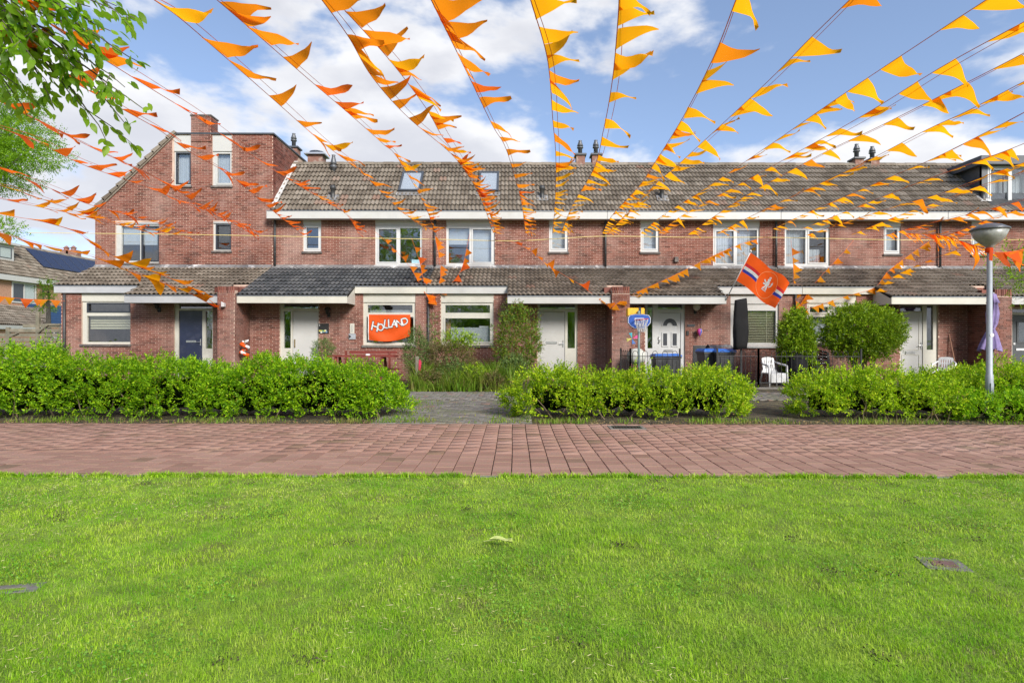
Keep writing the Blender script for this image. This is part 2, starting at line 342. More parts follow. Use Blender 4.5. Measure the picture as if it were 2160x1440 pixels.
M_wildgrass = island('wild_grass_blade', [(0.0, (0.06, 0.14, 0.01)), (0.5, (0.12, 0.24, 0.015)), (0.85, (0.19, 0.28, 0.03)), (1.0, (0.26, 0.22, 0.08))], rough=0.6, patch=[((0.30, 0.21, 0.09), 0.7), ((0.20, 0.38, 0.02), 0.6)], pscale=1.3, plo=0.46, phi=0.62, trans=0.4)

# ------------------------------------------------------------------ ground and paving
def sheet(name, x0, x1, y0, y1, z, mat, kind='structure'):
    mb = MB(); mb.quad((x0, y0, z), (x1, y0, z), (x1, y1, z), (x0, y1, z)); o = mb.build(name, mat); o['kind'] = kind; return o
sheet('ground', -400, 400, -300, 600, -0.03, M_lawnbase)
Y_LAWN, Y_PATH = 5.96, 9.64
lawn = sheet('lawn', -30, 30, -14, Y_LAWN-0.05, -0.004, M_lawnbase)
kerb = MB()
for i in range(-30, 30): kerb.bbox(i+0.005, i+0.995, Y_LAWN-0.05, Y_LAWN, -0.03, 0.004, 0.004)
o = kerb.build('kerb', M_concrete); o['kind'] = 'structure'
path = sheet('path', -30, 30, Y_LAWN, Y_PATH, 0.0, M_joint)
sheet('planting_bed', -30, 30, Y_PATH, 13.5, 0.004, M_soil)
foot = sheet('footpath', -34, 34, 13.5, 15.7, 0.0085, M_joint)
sheet('front_gardens', -34, 34, 15.7, 22.5, 0.005, M_soil)

def brick_block(w, d, h, bev=0.004):
    mb = MB(); mb.bbox(-w/2, w/2, -d/2, d/2, -h, 0, bev); return mb
TW, TD = 0.20, 0.235
me_tile_path = brick_block(TW-0.009, TD-0.012, 0.03, 0.003).mesh('path_tile')
spots = []
for i in range(-95, 96):
    off = (RNG.random()*0.5+0.5*(i % 2))*TD
    y = Y_LAWN-TD+off
    while y < Y_PATH+0.02:
        y0, y1 = max(y, Y_LAWN), min(y+TD, Y_PATH)
        if y1-y0 > 0.03: spots.append(((i+0.5)*TW-0.021+0.003*math.sin(y*2+i*0.3), (y0+y1)/2, (y1-y0)/TD))
        y += TD
def px_size(s): return 1.0/s[1]
def inview(s): p = CX+s[0]*F/s[1]; return -20 < p < 2180
vis = sorted([s for s in spots if inview(s)], key=lambda s: (-1/s[1], abs(s[0])))
sel = set(vis[:300])
rest_v, rest_f = [], []
tv = np.array([v.co[:] for v in me_tile_path.vertices]); tf = [tuple(p.vertices) for p in me_tile_path.polygons]
def field(name, tv, tf, mats, mat, parent, kind='stuff'):
    """join copies of a small mesh; mats: list of 4x4"""
    V = []; A = np.hstack([tv, np.ones((len(tv), 1))])
    for M in mats: V.append(A @ np.array(M).T[:, :3])
    V = np.vstack(V); n = len(tv)
    quads = [f for f in tf if len(f) == 4]; other = [f for f in tf if len(f) != 4]
    tris = [(f[0], f[i], f[i+1]) for f in other for i in range(1, len(f)-1)]
    allt = [(f[0], f[1], f[2]) for f in quads]+[(f[0], f[2], f[3]) for f in quads]+tris
    base = np.array(allt, dtype=np.int32); Fc = (base[None]+(np.arange(len(mats))*n)[:, None, None]).reshape(-1, 3)
    return np_mesh(name, V, Fc, mat, parent, kind)
ms = []
for s in spots:
    dz = 0.012+random.uniform(-0.0025, 0.0025)
    M = Matrix.Translation((s[0], s[1], dz)) @ Matrix.Rotation(random.uniform(-.004, .004), 4, 'X') @ Matrix.Rotation(random.uniform(-.004, .004), 4, 'Y') @ Matrix.Diagonal((1, s[2], 1, 1))
    if s in sel:
        o = link_mesh('path_tile', me_tile_path, M_paver, path); o.matrix_local = M
    else: ms.append(M)
field('path_tile_field', tv, tf, ms, M_paver, path)

# grey klinkers: link between the hedges, and the footpath seen through the gaps
kb = brick_block(0.098, 0.198, 0.03, 0.003); kv = np.array(kb.v); kf = kb.f
link_pave = sheet('garden_link_path', -2.3, 0.35, Y_PATH, 13.5, 0.0085, M_joint)
ms = []
for r in range(int((13.5-Y_PATH)/0.1)):
    for c in range(14):
        x = -2.2+c*0.2+(0.1 if r % 2 else 0); y = Y_PATH+0.05+r*0.1
        if x > 0.3 or random.random() < 0.02: continue
        ms.append(Matrix.Translation((x, y, 0.018+random.uniform(-.003, .003))) @ Matrix.Rotation(math.pi/2+random.uniform(-.02, .02), 4, 'Z') @ Matrix.Rotation(random.uniform(-.02, .02), 4, 'X'))
field('klinker_field', kv, kf, ms, M_klinker, link_pave)
ms = []
for (xa, xb) in ((-4.6, 1.6), (4.8, 9.5)):
    c = 0
    x = xa
    while x < xb:
        y = 13.55+(0.1 if c % 2 else 0)
        while y < 15.6:
            ms.append(Matrix.Translation((x, y+0.1, 0.019+random.uniform(-.003, .003))) @ Matrix.Rotation(random.uniform(-.02, .02), 4, 'Z')); y += 0.2
        x += 0.1; c += 1
field('klinker_field', kv, kf, ms, M_klinker, foot)

# ------------------------------------------------------------------ bricks, windows, doors, roofs
BH, BL = 0.0645, 0.225
def brick_wall(mw, mbk, u0, u1, z0, z1, holes, tr, lim=None, thick=0.24, mortar=True):
    """tr(u,d,z): u along the wall, d outward from the face"""
    if mortar:
        t = MB(); grid_boxes(t, u0, u1, z0, z1, holes, 0, thick)
        mw.add([tr(x, -y, z) for (x, y, z) in t.v], t.f)
    n = int((z1-z0)/BH)
    for r in range(n):
        za = z0+r*BH+0.005; zb = za+BH-0.011; zc = (za+zb)/2
        a, b = (u0, u1) if lim is None else lim(zc)
        segs = [(a, b)]
        for h in holes:
            if h[2]-0.02 < zb and za < h[3]+0.02:
                ns = []
                for (p, q) in segs:
                    if h[1] <= p or h[0] >= q: ns.append((p, q)); continue
                    if h[0] > p: ns.append((p, h[0]))
                    if h[1] < q: ns.append((h[1], q))
                segs = ns
        off = (BL/2 if r % 2 else 0)+random.uniform(-.008, .008)
        for (p, q) in segs:
            k = math.floor((p-off)/BL)
            x = off+k*BL
            while x < q:
                xa, xb = max(x+0.006, p+0.004), min(x+BL-0.006, q-0.004)
                if xb-xa > 0.03:
                    d = 0.006+random.uniform(-.002, .003)
                    vs = [tr(xa, d, za), tr(xb, d, za), tr(xb, d, zb), tr(xa, d, zb), tr(xa, -.002, za), tr(xb, -.002, za), tr(xb, -.002, zb), tr(xa, -.002, zb)]
                    mbk.add(vs, [(0, 1, 2, 3), (0, 4, 5, 1), (1, 5, 6, 2), (2, 6, 7, 3), (3, 7, 4, 0)])
                x += BL
YU, YG, YE, YC = 22.1, 20.2, 20.1, 19.2     # upper wall, ground floor wall, window eave, door canopy eave
def fr_wall(Y): return lambda u, d, z: (u, Y-d, z)
def rx_wall(X, s=1): return lambda u, d, z: (X+s*d, u, z)
def rect(px0, px1, py0, py1, Y): return (wx(px0, Y), wx(px1, Y), wz(py1, Y), wz(py0, Y))

def curtain(parent, x0, x1, z0, z1, Y, mat=None, n=26, amp=0.018, name='curtain'):
    vs = []; fs = []
    ph = random.uniform(0, 6)
    for i in range(n+1):
        x = x0+(x1-x0)*i/n; w = amp*math.sin(i*1.9+ph)+amp*.5*math.sin(i*.7)
        vs += [(x, Y+w, z0), (x, Y+w, z1)]
    for i in range(n): fs.append((2*i, 2*i+2, 2*i+3, 2*i+1))
    mb = MB(); mb.add(vs, fs); return mb.build(name, mat or M_curtain, parent, True)

def window(house, Y, r, panes, mat=None, rec=0.05, sill=True, sash=(), sashmat=None, glass=None, panel=None, sillmat=None):
    """r: opening rect in world x,z; panes: fractions (x0,x1,z0,z1)"""
    mat = mat or M_white; x0, x1, z0, z1 = r; w, h = x1-x0, z1-z0
    ps = [(x0+w*p[0], x0+w*p[1], z0+h*p[2], z0+h*p[3]) for p in panes]
    mb = MB(); grid_boxes(mb, x0, x1, z0, z1, ps, Y+rec, Y+rec+0.09)
    win = mb.build('window', mat, house)
    for i, p in enumerate(ps):
        if i in sash:
            s = MB(); b = 0.045; grid_boxes(s, p[0], p[1], p[2], p[3], [(p[0]+b, p[1]-b, p[2]+b, p[3]-b)], Y+rec-0.018, Y+rec+0.05)
            s.build('sash', sashmat or mat, win)
        g = MB(); g.box(p[0]-.004, p[1]+.004, Y+rec+0.055, Y+rec+0.063, p[2]-.004, p[3]+.004); g.build('pane', glass or M_glass, win)
    if sill:
        s = MB(); s.bbox(x0-.04, x1+.04, Y-0.06, Y+rec+0.02, z0-0.075, z0-0.004, 0.008); s.build('sill', sillmat or M_sill, win)
    if panel:
        s = MB(); s.box(x0+.002, x1-.002, Y+0.012, Y+0.12, z1+.002, panel); s.build('lintel_panel', mat, win)
    return win, ps

def door(house, Y, frame, leaf, lights, fmat, lmat, rec=0.07, sidelight_sill=True):
    fx0, fx1, fz0, fz1 = frame
    holes = [leaf]+lights; mb = MB(); grid_boxes(mb, fx0, fx1, fz0, fz1, holes, Y+rec-.02, Y+rec+0.09)
    fr = mb.build('door_frame', fmat, house)
    for l in lights:
        g = MB(); g.box(l[0]-.004, l[1]+.004, Y+rec+.03, Y+rec+.038, l[2]-.004, l[3]+.004); g.build('pane', M_glass, fr)
    d = MB(); d.bbox(leaf[0]+.006, leaf[1]-.006, Y+rec+0.005, Y+rec+0.05, leaf[2], leaf[3]-.006, 0.004)
    return d.build('door', lmat, house), fr

# tile: one wave, 0.2 x 0.36, y up the slope, z outward
def tile_mesh(name, n=12):
    vs = []; fs = []
    prof = []
    for i in range(n+1):
        t = i/n; prof.append((t, 0.024*math.cos(4*math.pi*(t-0.21))+0.003*math.sin(8*math.pi*t)))
    for (y, lift) in ((0.0, 0.052), (1.10, 0.0)):
        for (t, z) in prof: vs.append((t, y, z+lift))
    for (t, z) in prof: vs.append((t, 0.0, z+0.052-0.020))
    m = n+1
    for i in range(n): fs += [(i, i+1, m+i+1, m+i), (2*m+i, 2*m+i+1, i+1, i)]
    fs += [(0, m, 2*m), (n, 2*m+n, m+n)]
    me = bpy.data.meshes.new(name); me.from_pydata(vs, [], fs); me.update(); return me, np.array(vs), fs
ME_TILE, TV, TF = tile_mesh('roof_tile'); ME_TILE.materials.append(M_tile)
ME_TILED, _, _ = tile_mesh('roof_tile_dark'); ME_TILED.materials.append(M_tile_dark)
GA = 0.335
def tiled_roof(house, name, x0, x1, eave, ridge, single_rows=99, dark=False, skip=None, ux=None):
    """eave, ridge: (Y,z). tiles as children of the roof slab"""
    e = Vector((0, eave[0], eave[1])); r = Vector((0, ridge[0], ridge[1])); sl = (r-e); Ls = sl.length; u = sl/Ls
    nrm = Vector((1, 0, 0)).cross(u).normalized()
    if nrm.z < 0: nrm = -nrm
    mb = MB(); th = -nrm*0.07; dn = -nrm*0.012
    mb.prism([Vector((x0, 0, 0))+e+dn, Vector((x1, 0, 0))+e+dn, Vector((x1, 0, 0))+r+dn, Vector((x0, 0, 0))+r+dn], th)
    roof = mb.build(name, M_pipe, house)
    nc = max(1, round((x1-x0)/0.30)); cw = (x1-x0)/nc; nr = max(1, round(Ls/GA)); g = Ls/nr
    ms = []
    for j in range(nr):
        for i in range(nc):
            x = x0+i*cw; y = j*g
            if skip and skip(x+cw/2, y+g/2): continue
            p = Vector((x, 0, 0))+e+u*(y-0.02 if j == 0 else y)+nrm*(0.008+random.uniform(-.003, .004))
            a = random.uniform(-.012, .012)
            M = Matrix.Translation(p) @ Matrix(((1, 0, 0, 0), (0, u.y, nrm.y, 0), (0, u.z, nrm.z, 0), (0, 0, 0, 1))) @ Matrix.Rotation(a, 4, 'Z') @ Matrix.Diagonal((cw, g, 1, 1))
            if j < single_rows:
                o = bpy.data.objects.new('roof_tile', ME_TILED if dark else ME_TILE); COL.objects.link(o); o.parent = roof; o.matrix_local = M
            else: ms.append(M)
    if ms: field('roof_tile_field', TV, TF, ms, M_tile, roof)
    return roof, u, nrm, e

def flashing(house, x0, x1, Y, z, mat=M_lead):
    mb = MB(); x = x0
    while x < x1-0.05:
        w = min(random.uniform(0.5, 1.1), x1-x); j = random.uniform(-.006, .006)
        mb.prism([(x, Y-0.012, z+0.09+j), (x+w-.01, Y-0.012, z+0.09+j), (x+w-.01, Y-0.17, z-0.035+j), (x, Y-0.17, z-0.035-j)], (0, 0.01, 0.012)); x += w
    return mb.build('lead_flashing', mat, house)

def fascia(house, x0, x1, Y, z0, z1, mat=M_white, depth=0.3):
    mb = MB(); mb.bbox(x0, x1, Y-0.02, Y+depth, z0, z1, 0.012); f = mb.build('fascia', mat, house)
    g = MB(); g.box(x0+.004, x1-.004, Y-0.045, Y+0.10, z1+0.001, z1+0.016); g.build('gutter_edge', M_galv, f)
    return f

def downpipe(house, px, Yp, z0, z1, r=0.04):
    x = wx(px, Yp); mb = MB(); mb.tube([(x, Yp, z0), (x, Yp, z1)], r, 10)
    p = mb.build('downpipe', M_pipe, house, True)
    b = MB()
    for z in np.arange(z0+0.5, z1, 1.1): b.lathe(x, Yp, [(r+.008, z-.02), (r+.008, z+.02)], 10)
    if len(b.v): b.build('pipe_bracket', M_pipe, p)
    return p

S45 = math.tan(math.radians(45))
EAVE_M = (21.78, 6.06); RIDGE_M = (24.14, 6.06+2.36)
Z_PORCH = 4.03; YPT = YU-0.02
SLP = (Z_PORCH-wz(603, YE))/(YPT-YE)
def porch_z(Y): return Z_PORCH-(YPT-Y)*SLP
Z_UP0, Z_UP1 = Z_PORCH-0.35, 6.0
ZG1 = 3.35
XB = [-15.39, -8.86, -2.92, 3.36, 9.63, 15.66, 22.0]

HL = ['end terraced house with tall brick gable, brick chimney and dark blue front door',
      'terraced house with newer dark grey porch tiles and orange banner in its ground floor window',
      'terraced house behind the overgrown wild garden, with plain white flush door',
      'terraced house behind black hooped fence, white door with arched glass',
      'terraced house with round clipped bushes in front of its window and white panelled door',
      'terraced house with dark grey dormer on its roof and grey panelled front door']
houses = []
for k in range(6):
    houses.append(thing('terraced_house', HL[k], 'house', ((XB[k]+XB[k+1])/2, YG, 0), 'row of brick terraced houses'))

def R(a, b, c, d, Y): return rect(a, b, c, d, Y)
# openings measured on the two wall planes
big2 = [(0.045, 0.475, 0.06, 0.93), (0.525, 0.955, 0.06, 0.93)]
upper = {
 0: [R(243, 335, 474, 556, YU), R(449, 487, 472, 530, YU)],
 1: [R(639, 677, 474, 531, YU), R(791, 890, 475, 560, YU)],
 2: [R(941, 1043, 475, 560, YU), R(1158, 1198, 474, 531, YU)],
 3: [R(1351, 1390, 474, 531, YU), R(1504, 1602, 478, 562, YU)],
 4: [R(1655, 1750, 478, 560, YU), R(1864, 1900, 476, 534, YU)],
 5: [R(2049, 2086, 476, 535, YU), R(2200, 2300, 478, 562, YU)]}
PAN_Z = wz(460, YU)
G_win = {0: R(172, 275, 637, 727, YG), 1: R(766, 876, 638, 728, YG), 2: R(930, 1041, 638, 728, YG), 3: R(1541, 1643, 640, 728, YG), 4: R(1702, 1806, 638, 723, YG), 5: (18.4, 20.1, 1.25, 2.62)}
ZD = 0.10
def dr(px0, px1, py0, Y=YG): return (wx(px0, Y), wx(px1, Y), ZD, wz(py0, Y))
G_door = {0: dr(367, 449, 640), 1: dr(590, 672, 638), 2: dr(1134, 1218, 637), 3: dr(1361, 1445, 635), 4: dr(1899, 1979, 640), 5: dr(2133, 2213, 648)}

def window_arr(k, r):
    x0, x1, z0, z1 = r
    return [r]
for k in range(6):
    h = houses[k]; xa, xb = XB[k], XB[k+1]
    mw, mk = MB(), MB()
    # upper wall
    holes = []
    for r in upper[k]: holes.append((r[0], r[1], r[2], PAN_Z if (k > 0) else r[3]+0.06))
    if k == 0:
        zt = wz(285, YU)
        tops = [R(363, 402, 286, 393, YU), R(447.5, 488, 286, 394, YU)]
        xl0, zl0 = wx(200, YU), wz(445, YU); xl1, zl1 = wx(366, YU), wz(284, YU)
        def lim(z):
            if z < zl0: return (xa, xb+.010)
            return (xl0+(xl1-xl0)*min(1, (z-zl0)/(zl1-zl0)), xb+.010)
        allh = holes+tops
        # mortar: lower block, slope triangle, top block
        t = MB(); grid_boxes(t, xa, xb, Z_UP0, zl0, allh, 0, 0.24); mw.add([(x, YU+y, z) for (x, y, z) in t.v], t.f)
        t = MB(); grid_boxes(t, xl1, xb, zl0, zt, allh, 0, 0.24); mw.add([(x, YU+y, z) for (x, y, z) in t.v], t.f)
        mw.prism([(xl0, YU, zl0), (xl1, YU, zl0), (xl1, YU, zl1)], (0, 0.24, 0))
        brick_wall(mw, mk, xa, xb, Z_UP0, zt, allh, fr_wall(YU), lim, mortar=False)
        # flank wall facing the lower main roof, and party side
        brick_wall(mw, mk, YU+0.02, 25.3, 5.9, zt, [], rx_wall(xb, 1), lambda z: (YU-.008, min(25.3, z+15.85)))
        mw.box(xa, xb, 25.3, 25.5, 0, zt); mw.box(xa, xa+.2, YU+.24, 25.3, 0, zl0-.1)
    else:
        brick_wall(mw, mk, xa, xb, Z_UP0, Z_UP1, holes, fr_wall(YU))
        mw.box(xa+.01, xb-.01, 26.0, 26.2, 0, 7.0)
        mw.box(xa+.005, xa+.10, YU+.25, 26.0, 0, 6.0); mw.box(xb-.10, xb-.005, YU+.25, 26.0, 0, 6.0)
        mw.box(xa+.1, xb-.1, YU+.25, 26.0, 5.9, 6.0)
    # ground floor wall
    ga = -15.2 if k == 0 else xa
    gw, gd = G_win[k], G_door[k]
    ztop = {0: wz(621, YG)}.get(k, wz(618, YG))
    gh = [(gw[0], gw[1], gw[2], ztop+0.02), gd]
    brick_wall(mw, mk, ga, xb, 0.0, 3.22, gh, fr_wall(YG))
    mw.box(ga+.002, ga+.10, YG+.24, YU+.24 if k == 0 else 26.0, 0, 3.2)
    if k > 0: mw.box(ga+.1, xb-.1, YG+.3, 26.0, 2.95, 3.02)
    else:
        mw.box(ga+.1, xb, YG+.3, 25.3, 2.95, 3.02); mw.box(xa+.2, xb, YU+.25, 25.3, 5.9, 5.96)
    mw.box(ga+.1, xb-.02, YG+.3, 25.25, 0.02, 0.08)
    wl = mw.build('wall', M_mortar, h)
    mk.build('brick_courses', M_brick, wl, kind='stuff')

# fin walls (piers) between the paired front doors
def pier(h, x0, x1, Y0, Y1, zt):
    mw, mk = MB(), MB()
    mw.box(x0+.006, x1-.006, Y0+.006, Y1, 0, zt-.12)
    brick_wall(mw, mk, x0-.010, x1+.010, 0, zt-.215, [], fr_wall(Y0), mortar=False)
    brick_wall(mw, mk, Y0-.008, Y1, 0, zt-.215, [], rx_wall(x0, -1), mortar=False)
    brick_wall(mw, mk, Y0-.008, Y1, 0, zt-.215, [], rx_wall(x1, 1), mortar=False)
    p = mw.build('fin_wall', M_mortar, h); mk.build('brick_courses', M_brick, p, kind='stuff')
    cb = MB(); cb.box(-.026, .026, 0, 0.21, 0, 0.21); cm = cb.mesh('soldier_brick'); cm.materials.append(M_brick)
    n = int((x1-x0)/0.064)
    for i in range(n):
        o = bpy.data.objects.new('brick', cm); COL.objects.link(o); o.parent = p
        o.location = (x0+(i+.5)*(x1-x0)/n, Y0-.012+random.uniform(-.004, .004), zt-.213+random.uniform(-.004, .003))
    m = int((Y1-Y0-.22)/0.064)
    for s, x in ((-1, x0-.004), (1, x1+.004)):
        for j in range(m):
            o = bpy.data.objects.new('brick', cm); COL.objects.link(o); o.parent = p
            o.rotation_euler = (0, 0, -s*math.pi/2); o.location = (x, Y0+.25+j*.064, zt-.213+random.uniform(-.004, .003))
            if s == 1: o.rotation_euler = (0, 0, math.pi/2)
    return p
pier(houses[0], wx(459, 19.1), wx(495, 19.1), 19.1, YG, wz(605, 19.1))
pier(houses[2], wx(1291, 19.1), wx(1328, 19.1), 19.1, YG, wz(604, 19.1))
pier(houses[4], wx(2097, 19.1), wx(2134, 19.1), 19.1, YG, wz(608, 19.1))

# --- main roofs with fascia, gutters
SKY = {1: [(840, 890)], 2: [(1005, 1052)]}
def main_roof(k):
    h = houses[k]; xa, xb = XB[k], XB[k+1]
    if k == 1: xa = xa+0.02
    sk = None
    L0 = (Vector((0, *RIDGE_M))-Vector((0, *EAVE_M))).length
    if k == 5:
        # dormer stands on this part of the roof
        dx0 = wx(2073, 22.5)
        sk = lambda x, y: x > dx0 and 0.42 < y < 3.2
    roof, u, nrm, e = tiled_roof(h, 'main_roof', xa, xb, EAVE_M, RIDGE_M, skip=sk)
    # ridge caps and rear slope
    mb = MB(); x = xa
    while x < xb-.05:
        w = min(.4, xb-x); pr = [(-.13, -.05), (-.10, .045), (-.04, .085), (.04, .085), (.10, .045), (.13, -.05)]
        mb.prism([(x, RIDGE_M[0]+a, RIDGE_M[1]+b+.01*((x*7) % 2 > 1)) for a, b in pr], (w+.02, 0, 0)); x += w
    mb.build('ridge_cap', M_tile, roof)
    rb = MB(); rb.prism([(xa, RIDGE_M[0], RIDGE_M[1]-.02), (xb, RIDGE_M[0], RIDGE_M[1]-.02), (xb, 28.2, 4.4), (xa, 28.2, 4.4)], (0, 0, -.1)); rb.build('rear_slope', M_tile, roof)
    fascia(h, xa-(0.1 if k == 1 else -.003), xb-.003, 21.72, wz(461.5, 21.7), wz(445, 21.7)-.012)
    s = MB(); s.box(xa, xb, 21.76, YU+.05, wz(461.5, 21.7)+.02, wz(461.5, 21.7)+.04); s.build('soffit', M_white, h)
    return u, nrm
for k in range(1, 6): main_roof(k)

def on_main(px, py):
    """point on the main roof plane seen at photo px,py"""
    # z = zE + (Y-YE)*S45 ; z = CH+(HZ-py)*Y/F
    Y = (CH-EAVE_M[1]+EAVE_M[0]*S45)/(S45-(HZ-py)/F); return W(px, py, Y)

def skylight(h, px0, px1, py0, py1, glassmat):
    a = on_main(px0, py1); b = on_main(px1, py1); c = on_main((px0+px1)/2, py0)
    x0, x1 = a.x, b.x; Ls = math.hypot(c.y-a.y, c.z-a.z)
    M = Matrix.Translation((x0, a.y, a.z)) @ Matrix.Rotation(math.radians(45), 4, 'X')
    w = x1-x0
    mb = MB(); grid_boxes(mb, 0, w, 0, Ls, [(.07, w-.07, .07, Ls-.07)], 0, .11)
    mb.v = [(x, z, y) for (x, y, z) in mb.v]; mb.xform(M @ Matrix.Translation((0, 0, 0.03)))
    s = mb.build('skylight', M_slate, h)
    g = MB(); g.box(.065, w-.065, .065, Ls-.065, .085, .095, M @ Matrix.Translation((0, 0, 0.03))); g.build('pane', glassmat, s)
    bl = MB(); bl.box(.066, w-.066, .066, Ls-.066, .064, .070, M @ Matrix.Translation((0, 0, 0.03))); bl.build('roller_blind', M_curtain, s)  # pale panel added under the pane in place of reflected white cloud
    ap = MB(); ap.box(-.06, w+.06, -.22, -.002, .03, .06, M); ap.build('apron', M_lead, s)
skylight(houses[1], 840, 886, 368, 408, M_glass_sky); skylight(houses[2], 1008, 1051, 368, 408, M_glass_sky)

def vent(h, px, py0, py1):
    p = on_main(px, py1); H = (py1-py0)*p.y/F; mb = MB(); r = 0.075
    mb.lathe(p.x, p.y+.03, [(r*1.25, p.z-.12), (r*1.25, p.z+.07), (r, p.z+.11), (r, p.z+H-.17), (r*1.45, p.z+H-.15), (r*1.5, p.z+H-.06), (r*.9, p.z+H), (.01, p.z+H+.01)], 12)
    v = mb.build('roof_vent', M_pipe, h, True)
    ap = MB(); ap.box(-.2, .22, -.16, .2, .035, .052, Matrix.Translation((p.x, p.y, p.z)) @ Matrix.Rotation(math.radians(45), 4, 'X')); ap.build('apron', M_lead, v)
for k, px in ((1, 701), (2, 1143), (3, 1396), (5, 2074)): vent(houses[k], px, 391, 420)

def flue(h, px, py0, py1, Y, w=0.17, blk=True, blockmat=None):
    x = wx(px, Y); zt = wz(py0, Y); zb = wz(py1, Y); H = zt-zb
    if blk:
        mb = MB(); mb.box(x-w, x+w, Y-.22, Y+.22, zb-.6, zb+H*.30); c = mb.build('chimney', M_brickblk, h)
        t = MB(); t.bbox(x-w-.06, x+w+.06, Y-.28, Y+.28, zb+H*.30+.001, zb+H*.30+.07, .01); t.build('chimney_cap', M_slate, c)
        z0 = zb+H*.30+.07
    else: z0 = zb-.5; c = h
    r = .085; f = MB(); q = zt-z0
    f.lathe(x, Y, [(r, z0), (r, z0+q*.45), (r*1.5, z0+q*.47), (r*1.5, z0+q*.55), (r*.95, z0+q*.57), (r*.95, z0+q*.62), (r*1.5, z0+q*.64), (r*1.35, z0+q*.70), (r*.7, z0+q*.95), (r*.9, zt)], 12)
    f.build('flue_pipe', M_fluem, c, True)
M_brickblk = plain('chimney_brick', (0.20, 0.10, 0.075), 0.9, dirt=(0.36, 0.30, 0.26), dscale=7)
YR = RIDGE_M[0]
M_fluem = plain('dark_flue_metal', (0.10, 0.105, 0.115), 0.45, metal=0.3)
flue(houses[2], 1223, 297, 345, YR+.1); flue(houses[2], 1256, 296, 345, YR+.1)
flue(houses[4], 1806, 303, 352, YR+.1); flue(houses[4], 1839, 308, 352, YR+.1)
flue(houses[1], 703, 328, 352, YR-.4, blk=False)
flue(houses[0], 619, 283, 330, 26.0, w=.22)
cx = wx(667, YR+.6); mb = MB(); mb.box(cx-.3, cx+.3, YR+.4, YR+.9, 7.9, wz(330, YR+.6)); c = mb.build('chimney', M_brickblk, houses[1])
t = MB(); z = wz(330, YR+.6); t.bbox(cx-.42, cx+.42, YR+.28, YR+1.02, z, z+.07, .02); t.lathe(cx, YR+.65, [(.2, z+.07), (.2, z+.15), (.3, z+.17), (.05, z+.25)], 12); t.build('chimney_cap', M_galv, c)

# dormer on the last house
dx0 = wx(2073, 22.5); dxf = wx(2050, 22.6)
h = houses[5]; yd = 22.35; zb_, zt_ = wz(440, yd), wz(330, yd); xl = wx(2070, yd); xr = 22.0
mb = MB(); mb.prism([(xl, yd, zb_), (xl, yd, zt_-.3), (xl, 25.0, zt_-.3), (xl, 24.9, 8.2)], (.12, 0, 0))
mb.box(xl+.12, xr, yd, yd+.1, zb_-.12, zb_+.06); mb.box(xl, xl+.22, yd-.012, yd+.1, zb_-.1, zt_-.3)
dm = mb.build('dormer', M_slate, h)
t = MB(); t.bbox(xl-.22, xr+.1, yd-.25, 26.0, zt_-.32, zt_, .02); t.build('dormer_roof', M_slate, dm)
r = (xl+.22, xr-1.0, zb_+.06, zt_-.33)
wn, ps = window(h, yd-.05, r, [(0.02, 0.235, .06, .94), (0.265, .49, .06, .94), (.52, .735, .06, .94), (.765, .98, .06, .94)], M_upvc, sill=False, sash=(0,))
for p in ps[:2]: curtain(wn, p[0], p[1], p[2], p[3], yd+.35)
dk = MB(); dk.box(xl+.2, xr, yd+1.2, yd+1.25, zb_, zt_-.3); dk.build('inner_wall', M_dark_in, dm)

# gable house extras: roof slab on the left slope, verge tiles, flat roof edge, chimney, top windows
h0 = houses[0]
xl0, zl0 = wx(198, YU), wz(447, YU); xl1, zl1 = wx(368, YU), wz(281, YU)
mb = MB(); mb.prism([(xl0-.12, YU-.05, zl0-.10), (xl1, YU-.05, zl1), (xl1, 29.5, zl1), (xl0-.12, 29.5, zl0-.10)], (0.06, 0, -.09)); rf = mb.build('gable_roof', M_tile, h0)
n = 12
for i in range(n):
    a, b = i/n, (i+1.12)/n
    p0 = Vector((xl0-.14+(xl1-xl0+.14)*a, YU-.09, zl0-.10+(zl1-zl0+.1)*a)); p1 = Vector((xl0-.14+(xl1-xl0+.14)*b, YU-.09, zl0-.10+(zl1-zl0+.1)*b))
    up = Vector((-.03, 0, .03))
    m_ = MB(); m_.prism([p0+up*2.2, p1+up*.8, p1-up*1.6, p0-up*1.2], (0, .34, 0)); m_.build('verge_tile', M_tile, rf)
mb = MB(); mb.box(xl1-.02, XB[1]+.05, YU-.05, 25.55, wz(285, YU)+.002, wz(285, YU)+.055); mb.build('flat_roof_edge', M_slate, h0)
cx0, cx1 = wx(403, YU), wx(445, YU); zc0, zc1 = wz(300, YU), wz(247, YU)
mw, mk = MB(), MB(); mw.box(cx0+.006, cx1-.006, YU-.03, YU+.48, zc0, zc1)
brick_wall(mw, mk, cx0, cx1, zc0, zc1, [], fr_wall(YU-.035), mortar=False)
brick_wall(mw, mk, YU-.035, YU+.48, zc0, zc1, [], rx_wall(cx1, 1), mortar=False)
c = mw.build('chimney', M_mortar, h0); mk.build('brick_courses', M_brick, c, kind='stuff')
t = MB(); t.bbox(cx0-.03, cx1+.03, YU-.07, YU+.52, zc1+.001, zc1+.06, .015); t.build('chimney_cap', M_sill, c)
for (p0, p1, fm) in ((363, 402, M_darkframe), (447.5, 488, M_white)):
    r = R(p0, p1, 320, 393, YU)
    wn, ps = window(h0, YU, r, [(.16, .97, .05, .97)], M_white, sash=(0,), sashmat=fm, panel=wz(286, YU)); curtain(wn, *ps[0][:2], ps[0][2], ps[0][3], YU+.2, amp=.008)
